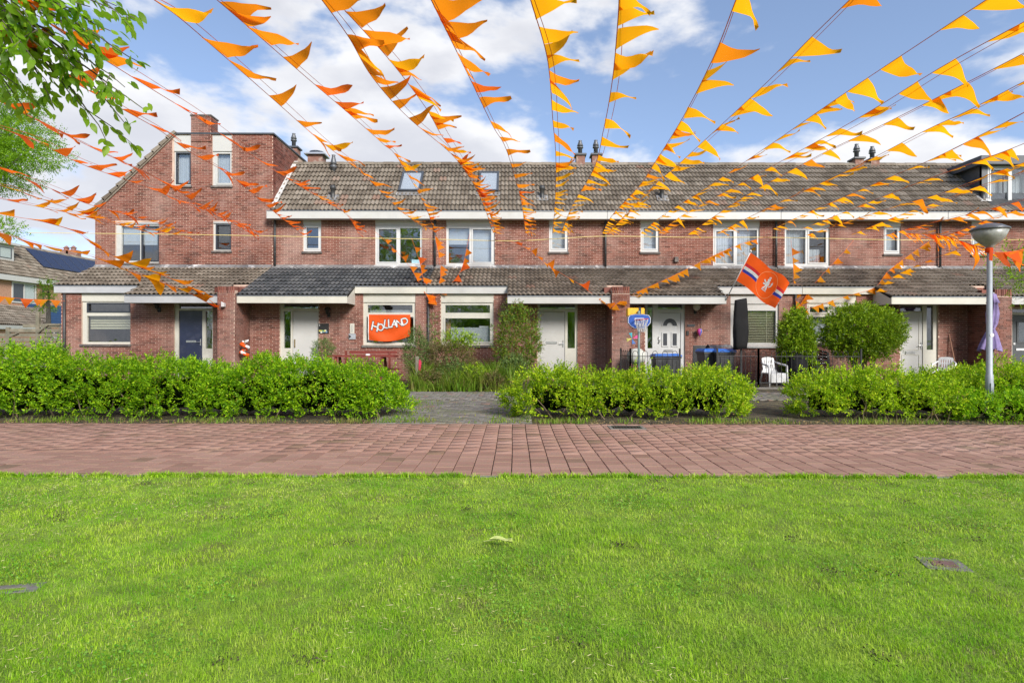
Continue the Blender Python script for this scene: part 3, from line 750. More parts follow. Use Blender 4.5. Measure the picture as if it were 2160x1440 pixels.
for i, r in enumerate(upper[0]):
    if i == 0:
        wn, ps = window(h0, YU, r, [(.12, .55, .06, .95), (.58, .985, .04, .96)], M_white, sash=(1,), sashmat=M_darkframe)
        for p in ps:
            zz = p[2]+(p[3]-p[2])*.48; bb = MB(); bb.box(p[0], p[1], YU+.17, YU+.175, zz, p[3]); bb.build('roller_blind', M_curtain, wn)
    else: wn, ps = window(h0, YU, r, [(.12, .97, .05, .97)], M_white, sash=(0,), sashmat=M_darkframe)
    s = MB(); s.box(r[0]+.01, r[1]-.01, YU+.005, YU+.1, r[3]+.003, r[3]+.058); s.build('lintel_panel', M_grey_fascia, wn)

# upper windows of the row
for k in range(1, 6):
    h = houses[k]
    for r in upper[k]:
        w = r[1]-r[0]
        m = M_upvc
        if w < 1.0: wn, ps = window(h, YU, r, [(.10, .90, .08, .93)], m, sash=(0,), panel=PAN_Z-.004, sillmat=M_sill)
        else:
            wn, ps = window(h, YU, r, big2, m, sash=(0,) if k in (1, 3) else (1,), panel=PAN_Z-.004, sillmat=m)
        for q, p in enumerate(ps):
            if k in (3, 4) and w > 1: curtain(wn, p[0], p[0]+(p[1]-p[0])*(1.0 if q == 0 else .75), p[2], p[3] if q == 0 or k == 3 else p[2]+.45*(p[3]-p[2]), YU+.26)
            elif k == 2 and w > 1:
                bb = MB(); bb.box(p[0], p[1], YU+.22, YU+.225, p[2]+(p[3]-p[2])*(.55 if q == 0 else .05), p[3]); bb.build('roller_blind', M_curtain, wn)
            elif w < 1 and k > 1:
                bb = MB(); bb.box(p[0], p[1], YU+.22, YU+.225, p[2]+.02, p[3]); bb.build('roller_blind', M_curtain, wn)
        if k == 1 and w > 1:
            s = MB(); q = R(868, 888, 548, 559, YU+.08); s.box(q[0], q[1], YU+.085, YU+.095, q[2], q[3]); sg = s.build('window_sign', plain('pale_blue_sign', (0.30, 0.50, 0.58), .5), wn)
for k, px in ((1, 579.5), (2, 917), (3, 1277), (4, 1637), (5, 1983)): downpipe(houses[k], px, 22.0, Z_PORCH+.05, wz(462, 21.9))
mb = MB(); x = wx(1425.5, YU); z = wz(547, YU); mb.bbox(x-.07, x+.07, YU-.12, YU, z-.09, z+.09, .01); mb.build('wall_vent_box', M_sill, houses[3])

# --- porch roofs
def porch(k, x0, x1, Y, dark=False, fmat=M_white, end_l=False, end_r=False):
    h = houses[k]
    roof, u, nrm, e = tiled_roof(h, 'porch_roof', x0, x1, (Y, porch_z(Y)), (YPT-.05, porch_z(YPT-.05)), dark=dark)
    zt = porch_z(Y)-.03; fh = .225
    f = fascia(h, x0+.003, x1-.003, Y+.01, zt-fh, zt, fmat, depth=.12)
    s = MB(); s.box(x0+.01, x1-.01, Y+.13, YG-.0, zt-fh+.03, zt-fh+.05)
    if Y < YE-.2: s.build('soffit', M_cream, h)
    for end, x, sg in ((end_l, x0, 1), (end_r, x1, -1)):
        if end:
            b = MB(); b.prism([(x, Y, zt-fh), (x, YG-.012, zt-fh), (x, YG-.012, porch_z(YG)-.06), (x, Y, zt)], (sg*.03, 0, 0)); b.build('verge_board', fmat, f)
XP1L = wx(495, 19.1)+.01; XP3L = wx(1291, 19.1)-.01; XP3R = wx(1328, 19.1)+.01; XP5L = wx(2097, 19.1)-.01; XP5R = wx(2134, 19.1)+.01
sp = {0: wx(262, YC), 1: wx(732, YC), 2: wx(1070, YC), 3: wx(1532, YC), 4: wx(1880, YC)}
porch(0, -15.38, sp[0]+.002, YE, fmat=M_grey_fascia); porch(0, sp[0], wx(459, 19.1)-.01, YC, fmat=M_grey_fascia, end_l=True)
porch(1, XP1L, sp[1], YC, dark=True, fmat=M_cream, end_r=True); porch(1, sp[1], XB[2], YE, dark=True, fmat=M_cream)
porch(2, XB[2], sp[2], YE); porch(2, sp[2], XP3L, YC, end_l=True)
porch(3, XP3R, sp[3], YC, end_r=True); porch(3, sp[3], XB[4], YE)
porch(4, XB[4], sp[4], YE, fmat=M_cream); porch(4, sp[4], XP5L, YC, fmat=M_cream, end_l=True)
porch(5, XP5R, 18.6, YC); porch(5, 18.6, 22.0, YE)
# short tiled strips behind the piers
for k, a, b in ((0, wx(459, 19.1)-.01, XP1L), (2, XP3L, XP3R), (4, XP5L, XP5R)):
    tiled_roof(houses[k], 'porch_roof', a, b, (YG+.02, porch_z(YG+.02)), (YPT-.05, porch_z(YPT-.05)), dark=False)
for k in range(6): flashing(houses[k], XB[k]+.01, XB[k+1]-.01, YU, Z_PORCH)
# white mortar run along the flank of the gable block
mb = MB(); n = 12
for i in range(n):
    y0 = 21.85+i*(24.2-21.85)/n; y1 = 21.85+(i+1.1)*(24.2-21.85)/n
    mb.prism([(XB[1]+.004, y0, EAVE_M[1]+(y0-EAVE_M[0])+.05), (XB[1]+.16, y0, EAVE_M[1]+(y0-EAVE_M[0])+.05), (XB[1]+.16, y1, EAVE_M[1]+(y1-EAVE_M[0])+.04), (XB[1]+.004, y1, EAVE_M[1]+(y1-EAVE_M[0])+.04)], (-.0, 0, random.uniform(.03, .06)))
mb.build('step_flashing', plain('pale_lead', (0.50, 0.49, 0.48), .7, dirt=(0.25, 0.24, 0.23), dscale=5), houses[1])

# --- ground floor windows
def blind_slats(win, x0, x1, z0, z1, Y, step=.055, mat=None):
    mb = MB(); z = z0
    while z < z1:
        mb.prism([(x0, Y, z), (x0, Y+.045, z+.022), (x0, Y+.045, z+.026), (x0, Y, z+.004)], (x1-x0, 0, 0)); z += step
    mb.box(x0+.25, x0+.265, Y-.004, Y-.002, z0, z1); mb.box(x1-.3, x1-.285, Y-.004, Y-.002, z0, z1)
    return mb.build('venetian_blind', mat or M_blind, win)
gp = [(.10, .96, .05, .68), (.07, .975, .76, .97)]
wn, ps = window(houses[0], YG, G_win[0], [(.09, .985, .05, .66), (.09, .985, .74, .97)], M_cream, sash=(1,), sashmat=M_darkframe, panel=wz(621, YG))
p = ps[0]; b = MB()
for i in range(5): zz = p[2]+(p[3]-p[2])*(.5+.1*i); b.box(p[0], p[1], YG+.22, YG+.224, zz, zz+(p[3]-p[2])*.075)
b.build('roller_blind', M_blind, wn)
wn1, ps1 = window(houses[1], YG, G_win[1], [(.06, .96, .06, .66), (.08, .94, .76, .94)], M_cream, sash=(), panel=wz(618, YG), sillmat=M_concrete)
p = ps1[1]; b = MB(); b.box(p[0], p[1], YG+.3, YG+.305, p[2], p[2]+(p[3]-p[2])*.4); b.build('net_curtain', M_curtain, wn1)
wn2, ps2 = window(houses[2], YG, G_win[2], [(.055, .96, .05, .66), (.08, .93, .76, .94)], M_cream, sash=(0,), panel=wz(618, YG))
p = ps2[0]; b = MB(); b.box(p[0]+.22, p[1]-.05, YG+.2, YG+.204, p[2]+.03, p[2]+(p[3]-p[2])*.6); b.build('net_curtain', M_curtain, wn2)
b = MB(); b.box(p[0]+.05, p[0]+.20, YG+.3, YG+.32, p[2], p[3]); b.build('window_drape', plain('tan_drape', (0.42, 0.22, 0.11), .9), wn2)
b = MB(); b.box(p[1]-.42, p[1]-.06, YG+.19, YG+.197, p[2]+(p[3]-p[2])*.6, p[2]+(p[3]-p[2])*.66); b.build('paper_strip', M_wcloth, wn2)
wn3, ps3 = window(houses[3], YG, G_win[3], [(.07, .95, .07, .84)], M_white, sash=(), panel=wz(618, YG), sillmat=M_white); p = ps3[0]
blind_slats(wn3, p[0], p[1], p[2], p[3], YG+.125)
wn4, ps4 = window(houses[4], YG, G_win[4], [(.04, .46, .74, .94), (.54, .96, .74, .94), (.05, .95, .06, .66)], M_cream, sash=(0, 1), panel=wz(618, YG))
p = ps4[2]; curtain(wn4, p[0], p[1], p[2], p[3], YG+.25)
window(houses[5], YG, G_win[5], [(.07, .95, .07, .66), (.07, .95, .75, .94)], M_white, panel=wz(618, YG))

# --- doors
def handle(d, x, Y, z, mat=M_steel, L=.13):
    mb = MB(); mb.bbox(x-.02, x+.02, Y-.012, Y-.001, z-.12, z+.10, .004); mb.tube([(x, Y-.01, z), (x, Y-.05, z), (x-L, Y-.055, z)], .011, 8); mb.build('door_handle', mat, d)
def slot(d, px, py, w, Y, mat=M_steel):
    x, z = wx(px, YG), wz(py, YG); mb = MB(); mb.bbox(x-w/2, x+w/2, Y-.012, Y-.001, z-.035, z+.035, .004); mb.box(x-w/2+.03, x+w/2-.03, Y-.016, Y-.0125, z-.014, z+.006); mb.build('letter_slot', mat, d)
YD = YG+.07
d, _ = door(houses[0], YG, G_door[0], dr(375.5, 425, 656), [R(376, 446, 642, 651.5, YG), R(432, 446, 657, 736, YG)], M_cream, M_navy)
slot(d, 401, 721, .34, YD); handle(d, wx(421, YG), YD, wz(722, YG))
d, _ = door(houses[1], YG, G_door[1], dr(616, 670, 657), [R(597, 670, 640.5, 650.5, YG), R(597.5, 612, 657, 735, YG)], M_cream, M_white)
mb = MB(); x = wx(620.5, YG); mb.bbox(x-.02, x+.02, YD-.035, YD-.001, wz(733, YG), wz(716, YG), .008); mb.build('door_handle', plain('aged_brass', (0.28, 0.22, 0.12), .45, metal=.6), d)
d, _ = door(houses[2], YG, G_door[2], dr(1139, 1192, 657), [R(1139, 1213, 639.5, 651, YG), R(1197.5, 1213, 657.5, 734, YG)], M_cream, M_white)
slot(d, 1163.5, 722.5, .37, YD); handle(d, wx(1188, YG), YD, wz(724, YG))
d, fr = door(houses[3], YG, G_door[3], dr(1391, 1437, 659), [R(1389, 1440, 640, 651, YG), R(1366.5, 1377, 640, 734, YG)], M_upvc, M_upvc)
# arched fan light, two small lights with raised surrounds
def arch(r0, r1, cx_, cz_, Y0, Y1, n=12):
    mb = MB()
    for i in range(n):
        a, b = math.pi*i/n, math.pi*(i+1)/n
        mb.prism([(cx_+r*math.cos(q), Y0, cz_+r*math.sin(q)) for r, q in ((r0, a), (r1, a), (r1, b), (r0, b))], (0, Y1-Y0, 0))
    return mb
ax, az = wx(1414, YG), wz(686, YG)
arch(.10, .24, ax, az, YD-.012, YD-.002).build('fan_light', M_darkframe, d)
arch(.24, .275, ax, az, YD-.02, YD-.003).build('moulding', M_upvc, d)
for px0, px1 in ((1399.5, 1408), (1419.5, 1428.5)):
    q = R(px0, px1, 702.5, 728, YG); mb = MB(); mb.box(q[0], q[1], YD-.008, YD-.002, q[2], q[3]); mb.build('door_light', M_darkframe, d)
    mb = MB(); grid_boxes(mb, q[0]-.04, q[1]+.04, q[2]-.04, q[3]+.04, [q], YD-.016, YD-.003); mb.build('moulding', M_upvc, d)
mb = MB(); x = wx(1390.5, YG); z0_, z1_ = wz(724, YG), wz(709, YG); mb.tube([(x, YD-.01, z0_), (x-.01, YD-.06, z0_+.03), (x+.03, YD-.075, (z0_+z1_)/2-.02), (x-.01, YD-.06, z1_-.03), (x, YD-.01, z1_)], .014, 8); mb.build('door_handle', M_steel, d, True)
slot(d, 1411, 739, .3, YD)
d, _ = door(houses[4], YG, G_door[4], dr(1902, 1949, 656.5), [R(1901, 1948, 642.5, 654.5, YG), R(1957, 1970.5, 642.5, 736, YG)], M_cream, M_white)
slot(d, 1923, 742, .33, YD); handle(d, wx(1946.5, YG), YD, wz(727, YG))
q = R(1905, 1942, 667, 737, YG); mb = MB(); grid_boxes(mb, q[0], q[1], q[2], q[3], [(q[0]+.02, q[1]-.02, q[2]+.02, q[3]-.02)], YD-.008, YD-.001); mb.build('moulding', M_cream, d)
q = R(1905, 1942, 746, 775, YG); mb = MB(); grid_boxes(mb, q[0], q[1], q[2], q[3], [(q[0]+.02, q[1]-.02, q[2]+.02, q[3]-.02)], YD-.008, YD-.001); mb.build('moulding', M_cream, d)
M_greydoor = plain('grey_door_paint', (0.06, 0.065, 0.07), .4)
d, _ = door(houses[5], YG, G_door[5], dr(2138, 2192, 662), [R(2138, 2192, 650, 657, YG)], M_cream, M_greydoor)
slot(d, 2158, 735, .36, YD, M_wcloth); mb = MB(); q = R(2152, 2178, 678, 718, YG); mb.box(q[0], q[1], YD-.006, YD-.002, q[2], q[3]); mb.build('door_light', M_glass, d)
for a, b in ((2141, 2148), (2152, 2178)):
    q = R(a, b, 676, 720, YG); mb = MB(); grid_boxes(mb, q[0]-.03, q[1]+.03, q[2]-.03, q[3]+.03, [q], YD-.014, YD-.003); mb.build('moulding', M_greydoor, d)
mb = MB(); x = wx(2142, YG); z = wz(723, YG); mb.bbox(x-.035, x+.035, YD-.03, YD-.001, z-.035, z+.035, .006); mb.build('door_lock', M_upvc, d)

# ground floor downpipes
downpipe(houses[0], 135.5, YG-.06, 0, wz(622, YG-.06), .045); downpipe(houses[1], 903.5, YG-.06, 0, wz(618, YG-.06)); downpipe(houses[3], 1678, YG-.06, 0, wz(618, YG-.06))

# ------------------------------------------------------------------ vegetation helpers
def unit(a): return a/np.maximum(np.linalg.norm(a, axis=-1, keepdims=True), 1e-9)
def leaves_mesh(P, D, Lg, Wd, fold=0.25, rng=RNG):
    """P base (n,3), D direction (n,3), Lg, Wd (n,) -> verts, tris; folded diamond leaves"""
    n = len(P); D = unit(D); r = rng.normal(size=(n, 3)); r[:, 2] += 0.9; S = unit(np.cross(D, r)); Nn = unit(np.cross(S, D))
    Lg = np.broadcast_to(np.asarray(Lg, float), (n,))[:, None]; Wd = np.broadcast_to(np.asarray(Wd, float), (n,))[:, None]
    V = np.empty((n, 4, 3)); V[:, 0] = P; V[:, 1] = P+D*Lg*.45+S*Wd*.5+Nn*Wd*fold; V[:, 2] = P+D*Lg-Nn*Wd*.15; V[:, 3] = P+D*Lg*.45-S*Wd*.5+Nn*Wd*fold
    b = np.arange(n)[:, None]*4; T = np.concatenate([b+np.array([[0, 1, 2]]), b+np.array([[0, 2, 3]])], 1).reshape(-1, 3)
    return V.reshape(-1, 3), T
def sprigs(O, D, k, slen, ll, lw, rng=RNG, spread=0.9):
    """sprigs at O along D, each with k leaves in two ranks"""
    n = len(O); D = unit(D); r = rng.normal(size=(n, 3)); S = unit(np.cross(D, r))
    P = []; DD = []; LL = []
    for i in range(k):
        t = (i+.6)/k; sg = 1 if i % 2 else -1
        P.append(O+D*(slen*t)[:, None]); last = (i == k-1)
        d = D*(1.0 if last else 0.75)+S*(0 if last else sg*spread)+rng.normal(scale=.22, size=(n, 3)); DD.append(d)
        LL.append(ll*(1.0-.35*abs(t-.5))*rng.uniform(.75, 1.25, n))
    LL = np.concatenate(LL); return leaves_mesh(np.concatenate(P), np.concatenate(DD), LL, LL*lw, rng=rng)
def lump(x, y, z, s, seed):
    return (math.sin(x*s+seed)*math.sin(y*s*1.3+seed*2.1+z*s*.7)+.6*math.sin(x*s*2.3+z*s*1.9+seed*3.3)+.4*math.sin(x*s*4.1-z*s*3.1+seed))/2.0
def vlump(X, Y, Z, s, seed):
    return (np.sin(X*s+seed)*np.sin(Y*s*1.3+seed*2.1+Z*s*.7)+.6*np.sin(X*s*2.3+Z*s*1.9+seed*3.3)+.4*np.sin(X*s*4.1-Z*s*3.1+seed))/2.0

def hedge(label, x0, x1, y0, y1, hf, seed, mat, dens=230, zb=.06, stems=10, ll=.056):
    h = thing('hedge', label, 'hedge', ((x0+x1)/2, (y0+y1)/2, 0), 'clipped hedges along the path')
    rng = np.random.default_rng(seed)
    Lx = x1-x0
    def pts(n, face):
        X = rng.uniform(x0, x1, n); H = np.array([hf(x) for x in X]); u = rng.random(n)
        if face == 'f': Z = zb+(H-zb)*u**.9; Yv = np.full(n, y0)+.13*np.maximum(0, (Z/H-.72)/.28)**2*1.6+.16*np.maximum(0, .35-Z/H); Nv = np.tile([0, -1., .35], (n, 1)); 
        elif face == 'b': Z = zb+(H-zb)*u; Yv = np.full(n, y1); Nv = np.tile([0, 1., .3], (n, 1))
        elif face == 't': Yv = y0+(y1-y0)*u; Z = H-.10*(np.abs(u-.5)*2)**3; Nv = np.tile([0, -.25, 1.], (n, 1))
        else:
            Yv = y0+(y1-y0)*u; e = rng.random(n) < .5; X = np.where(e, x0, x1); H = np.array([hf(x) for x in X]); Z = zb+(H-zb)*rng.random(n); Nv = np.where(e[:, None], [[-1., 0, .2]], [[1., 0, .2]])
        dsp = vlump(X, Yv, Z, 3.1, seed)*.15+vlump(X, Yv, Z, 7.3, seed+5)*.12+vlump(X, Yv, Z, 15., seed+9)*.05
        en = np.minimum(X-x0, x1-X); rnd_ = np.clip(1-en/.38, 0, 1)**2; Yv = Yv+(y0+y1-2*Yv)*.5*.55*rnd_; Z = Z*(1-.16*rnd_)
        Nn = unit(Nv); dep = -np.abs(rng.exponential(.085, n))+.045
        O = np.stack([X, Yv, Z], 1)+Nn*(dsp+dep)[:, None]; O[:, 2] = np.maximum(O[:, 2], zb*.6)
        D = Nn*.8+rng.normal(scale=.55, size=(n, 3)); D[:, 2] += .25
        return O, D
    def thin(O, D):
        c = vlump(O[:, 0], O[:, 1]*.5, O[:, 2], 5.2, seed+3)+.6*vlump(O[:, 0], O[:, 1]*.5, O[:, 2]*1.4, 11., seed+7)
        k = rng.random(len(O)) < np.clip(.55+1.25*c, .06, 1); return O[k], D[k]
    hm = hf((x0+x1)/2); O, D = [], []
    for face, area in (('f', Lx*hm), ('t', Lx*(y1-y0)), ('b', Lx*hm*.3), ('e', (y1-y0)*hm*2)):
        o, d = thin(*pts(int(area*dens*2.0*(1.15 if face == 'f' else 1)), face)); O.append(o); D.append(d)
    o, d = pts(int(Lx*hm*(y1-y0)*240), 't'); o[:, 2] = zb+.05+(o[:, 2]-zb)*rng.uniform(.1, .95, len(o)); O.append(o); D.append(d)
    # upright shoots above the top
    n = int(Lx*16); o, d = pts(n, 't'); o[:, 2] += rng.uniform(.02, .13, n); d[:] = rng.normal(scale=.3, size=(n, 3)); d[:, 2] += 1; O.append(o); D.append(d)
    O, D = np.concatenate(O), np.concatenate(D); V, T = sprigs(O, D, 8, rng.uniform(.09, .22, len(O)), ll, .50, rng)
    np_mesh('foliage', V, T, mat, h)
    # near-black core added against see-through, its colour stands in for inner shade
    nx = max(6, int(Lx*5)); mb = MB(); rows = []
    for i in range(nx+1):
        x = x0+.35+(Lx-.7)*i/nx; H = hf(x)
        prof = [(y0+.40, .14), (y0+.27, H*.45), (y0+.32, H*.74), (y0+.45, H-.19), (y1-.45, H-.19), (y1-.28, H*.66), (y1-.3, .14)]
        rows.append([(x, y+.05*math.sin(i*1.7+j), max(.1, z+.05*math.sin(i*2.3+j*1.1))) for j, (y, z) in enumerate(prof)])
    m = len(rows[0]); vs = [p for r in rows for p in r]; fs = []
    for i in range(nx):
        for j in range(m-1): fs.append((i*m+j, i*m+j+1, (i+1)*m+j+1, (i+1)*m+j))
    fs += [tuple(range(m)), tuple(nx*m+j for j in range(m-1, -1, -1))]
    mb.add(vs, fs); mb.build('shade_core', M_hedge_shade, h)
    for i in range(stems):
        x = rng.uniform(x0+.2, x1-.2); y = y0+rng.uniform(.08, .35); pts_ = [(x, y, -.01)]; dx = rng.uniform(-.35, .35)
        for t in (.3, .6, 1.0): pts_.append((x+dx*t+rng.uniform(-.04, .04), y-.10*t+rng.uniform(-.03, .03), .62*t*hm))
        b = MB(); b.tube(pts_, [.014, .011, .008, .004], 5); b.build('stem', M_twig, h)
    return h
M_hedge_shade = plain('hedge_shade', (0.005, 0.011, 0.002), .98, dirt=(0.012, 0.010, 0.005), dscale=14, var=.6, spec=.02, bmp=(22, 1.0, .08))  # shade between the leaves put into the core's colour

def hl(x):   # left hedge top
    b = .88+.05*math.sin(x*1.3)+.04*math.sin(x*3.1+1)
    if x > -6.2: b -= .07*min(1, (x+6.2)/.8)
    if x < -8.0: b += .16*min(1, (-8.0-x)/.6)
    if x > -2.9: b -= .28*((x+2.9)/.9)**1.5
    return b
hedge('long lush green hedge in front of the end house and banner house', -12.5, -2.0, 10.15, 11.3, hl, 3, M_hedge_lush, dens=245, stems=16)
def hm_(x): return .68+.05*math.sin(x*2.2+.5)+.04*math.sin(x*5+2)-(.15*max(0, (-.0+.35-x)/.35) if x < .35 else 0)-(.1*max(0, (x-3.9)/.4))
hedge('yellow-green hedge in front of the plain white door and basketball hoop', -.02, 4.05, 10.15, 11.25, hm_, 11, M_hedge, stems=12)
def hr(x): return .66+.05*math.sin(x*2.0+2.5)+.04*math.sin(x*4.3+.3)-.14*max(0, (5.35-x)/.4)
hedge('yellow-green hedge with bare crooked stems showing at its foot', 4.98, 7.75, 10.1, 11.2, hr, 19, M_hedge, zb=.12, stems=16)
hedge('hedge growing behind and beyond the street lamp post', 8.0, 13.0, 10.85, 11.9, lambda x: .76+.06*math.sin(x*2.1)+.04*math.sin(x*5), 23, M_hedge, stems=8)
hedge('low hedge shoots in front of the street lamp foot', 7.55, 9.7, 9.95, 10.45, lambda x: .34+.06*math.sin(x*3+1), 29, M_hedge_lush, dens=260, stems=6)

def shrub(name, label, c, rad, mat, n, ll, lw=.5, seed=1, k=6, cat='shrub', stems=6, flat=.0, group=None, zmin=.03, sl=(.07, .16), stemr=.014, shell=.35):
    h = thing(name, label, cat, (c[0], c[1], 0), group); rng = np.random.default_rng(seed)
    d = unit(rng.normal(size=(n, 3))); r = 1-np.abs(rng.exponential(shell*.5, n)); r = np.clip(r, .15, 1.05)
    dsp = 1+.24*vlump(d[:, 0]*3, d[:, 1]*3, d[:, 2]*3, 1.9, seed)+.17*vlump(d[:, 0]*3, d[:, 1]*3, d[:, 2]*3, 4.7, seed+2)
    O = np.array(c)+d*np.array(rad)*(r*dsp)[:, None]; O[:, 2] = np.maximum(O[:, 2], zmin)
    D = d+rng.normal(scale=.55, size=(n, 3)); D[:, 2] += .35
    V, T = sprigs(O, D, k, rng.uniform(*sl, n), ll, lw, rng); np_mesh('foliage', V, T, mat, h)
    for i in range(stems):
        a = rng.uniform(0, 6.28); e = Vector((c[0]+rad[0]*.6*math.cos(a), c[1]+rad[1]*.6*math.sin(a), c[2]+rng.uniform(-.1, .5)*rad[2]))
        s0 = Vector((c[0]+.12*math.cos(a)*min(1, rad[0]), c[1]+.12*math.sin(a), -.01)); mid = (s0+e)/2+Vector((rng.uniform(-.06, .06), rng.uniform(-.06, .06), .06))
        b = MB(); b.tube([s0, mid, e], [stemr, stemr*.75, stemr*.35], 5); b.build('stem', M_twig, h)
    return h

# ------------------------------------------------------------------ lawn grass
def grass(name, n, xr, yr, hmin, hmax, w, mat, clump=None, seed=1, lean=.45, dens_y=True, mask=None, kind='stuff', parent=None):
    rng = np.random.default_rng(seed)
    X = rng.uniform(*xr, n); u = rng.random(n)
    Yv = (1/(u/yr[0]+(1-u)/yr[1])) if dens_y else rng.uniform(*yr, n)
    if mask is not None:
        k = mask(X, Yv, rng); X, Yv = X[k], Yv[k]; n = len(X)
    H = rng.uniform(hmin, hmax, n)*(1 if clump is None else clump(X, Yv))
    a = rng.uniform(0, 6.283, n); ln = rng.uniform(.1, 1., n)*lean*H*2
    dx, dy = np.cos(a), np.sin(a); wv = w*rng.uniform(.6, 1.3, n)*np.clip(Yv/3.2, .9, 2.4)
    sx, sy = -dy*wv/2, dx*wv/2
    V = np.empty((n, 5, 3)); z0 = -.006
    V[:, 0] = np.stack([X-sx, Yv-sy, np.full(n, z0)], 1); V[:, 1] = np.stack([X+sx, Yv+sy, np.full(n, z0)], 1)
    mx, my = X+dx*ln*.35, Yv+dy*ln*.35
    V[:, 2] = np.stack([mx+sx*.8, my+sy*.8, H*.6], 1); V[:, 3] = np.stack([mx-sx*.8, my-sy*.8, H*.6], 1)
    V[:, 4] = np.stack([X+dx*ln, Yv+dy*ln, H], 1)
    b = np.arange(n)[:, None]*5; T = np.concatenate([b+np.array([[0, 1, 2]]), b+np.array([[0, 2, 3]]), b+np.array([[3, 2, 4]])], 1).reshape(-1, 3)
    return np_mesh(name, V.reshape(-1, 3), T, mat, parent, kind)
DR = (wx(1990, 2.61*1269/1269), 0)
def gpos(px, py): Y = F*CH/(py-HZ); return ((px-CX)*Y/F, Y)
D1 = gpos(1990, 1187); D2 = gpos(20, 1243)
def lawn_mask(X, Y, rng):
    nz = .5+.5*vlump(X, Y, X*0+1, 2.6, 4)+.25*vlump(X, Y, X*0, 9.0, 8)
    keep = rng.random(len(X)) < np.clip(.72+.5*nz, .25, 1)
    for (cx_, cy_, rx, ry) in ((*D1, .075, .035), (*D2, .15, .045)):
        keep &= (((X-cx_)/rx)**2+((Y-cy_)/ry)**2) > 1
    return keep & (np.abs(X) < .98*Y+2.2)
def lawn_clump(X, Y):
    c = 1+.35*vlump(X, Y, X*0, 3.7, 2)+.40*vlump(X, Y, X*0, 13., 6)+.35*vlump(X, Y, X*0, 31., 9)
    c += .75*np.exp(-(((X-.38)/.42)**2+((Y-4.15)/.42)**2))
    return np.clip(c, .35, 2.2)
grass('grass', 680000, (-8.2, 8.2), (1.9, Y_LAWN-.03), .007, .019, .0026, M_grass, lawn_clump, 5, mask=lawn_mask, lean=.95)
grass('lawn_edge_grass', 26000, (-9, 9), (Y_LAWN-.09, Y_LAWN+.03), .015, .055, .005, M_grass, None, 12, dens_y=False, lean=.9, mask=lambda X, Y, rng: (Y < Y_LAWN-.045+.045*vlump(X, X*0, X*0, 3.1, 2)+.03*vlump(X, X*0, X*0, 11., 5)))
def edge_mask(X, Y, rng): return rng.random(len(X)) < np.clip(.35+.9*vlump(X, Y, X*0, 2.3, 3), 0, 1)
grass('verge_weeds', 9000, (-11, 11), (Y_PATH+.0, Y_PATH+.5), .02, .10, .006, M_wildgrass, None, 9, dens_y=False, mask=edge_mask)
def link_mask(X, Y, rng): e = np.minimum(np.abs(X+2.0), np.abs(X-.1)); return rng.random(len(X)) < np.clip(.75-e*1.1, .03, 1)
grass('link_path_weeds', 5000, (-2.2, .3), (Y_PATH, 13.4), .02, .07, .006, M_wildgrass, None, 10, dens_y=False, mask=link_mask)

# clover, dead thatch and worm casts in the lawn
rng = np.random.default_rng(55)
def scatter(n, cs, r): c = cs[rng.integers(0, len(cs), n)]; return c+rng.normal(size=(n, 2))*r
cs = np.stack([rng.uniform(-5, 5, 26), rng.uniform(2.3, 5.8, 26)], 1); P2 = scatter(9000, cs, .16); P2 = P2[(P2[:, 1] < Y_LAWN-.08) & (P2[:, 1] > 1.9)]; n = len(P2)
V, T = leaves_mesh(np.column_stack([P2, rng.uniform(.012, .034, n)]), np.column_stack([rng.normal(size=(n, 2)), rng.uniform(-.1, .25, n)]), rng.uniform(.009, .016, n), .012, .1, rng)
np_mesh('clover', V, T, island('clover_leaf', [(0, (.05, .16, .012)), (.6, (.12, .30, .03)), (1, (.22, .42, .06))], rough=.6, trans=.3, spec=.15), None, 'stuff')
cs = np.stack([rng.uniform(-6, 6, 60), rng.uniform(2.0, 5.9, 60)], 1); P2 = scatter(5500, cs, .24); P2 = P2[P2[:, 1] < Y_LAWN-.05]; n = len(P2)
V, T = leaves_mesh(np.column_stack([P2, rng.uniform(.006, .026, n)]), np.column_stack([rng.normal(size=(n, 2)), rng.uniform(-.1, .3, n)]), rng.uniform(.018, .038, n), .0024, .1, rng)
np_mesh('grass_thatch', V, T, island('dead_grass', [(0, (.30, .25, .12)), (.6, (.48, .42, .22)), (1, (.62, .56, .34))], rough=.8, spec=.1), None, 'stuff')
cs = np.stack([rng.uniform(-5, 5, 46), rng.uniform(2.2, 5.8, 46)], 1); P2 = scatter(1200, cs, .035); n = len(P2)
V, T = leaves_mesh(np.column_stack([P2, rng.uniform(.006, .022, n)]), rng.normal(size=(n, 3)), rng.uniform(.008, .018, n), .010, .3, rng)
np_mesh('worm_casts', V, T, island('dark_crumb', [(0, (.035, .03, .02)), (1, (.085, .075, .045))], rough=.95, spec=.1), None, 'stuff')

# leaf litter lying under the hedges
rng = np.random.default_rng(77); n = 2600
P = np.stack([rng.uniform(-10, 10, n), Y_PATH+np.abs(rng.normal(.05, .22, n)), np.full(n, .014)], 1); D = rng.normal(size=(n, 3)); D[:, 2] = rng.uniform(-.05, .15, n)
V, T = leaves_mesh(P, D, rng.uniform(.02, .05, n), .018, rng=rng); V[:, 2] = np.maximum(V[:, 2], .006)
np_mesh('leaf_litter', V, T, island('dry_litter', [(0, (.10, .06, .03)), (.5, (.20, .13, .06)), (1, (.28, .22, .10))], rough=.9), None, 'stuff')

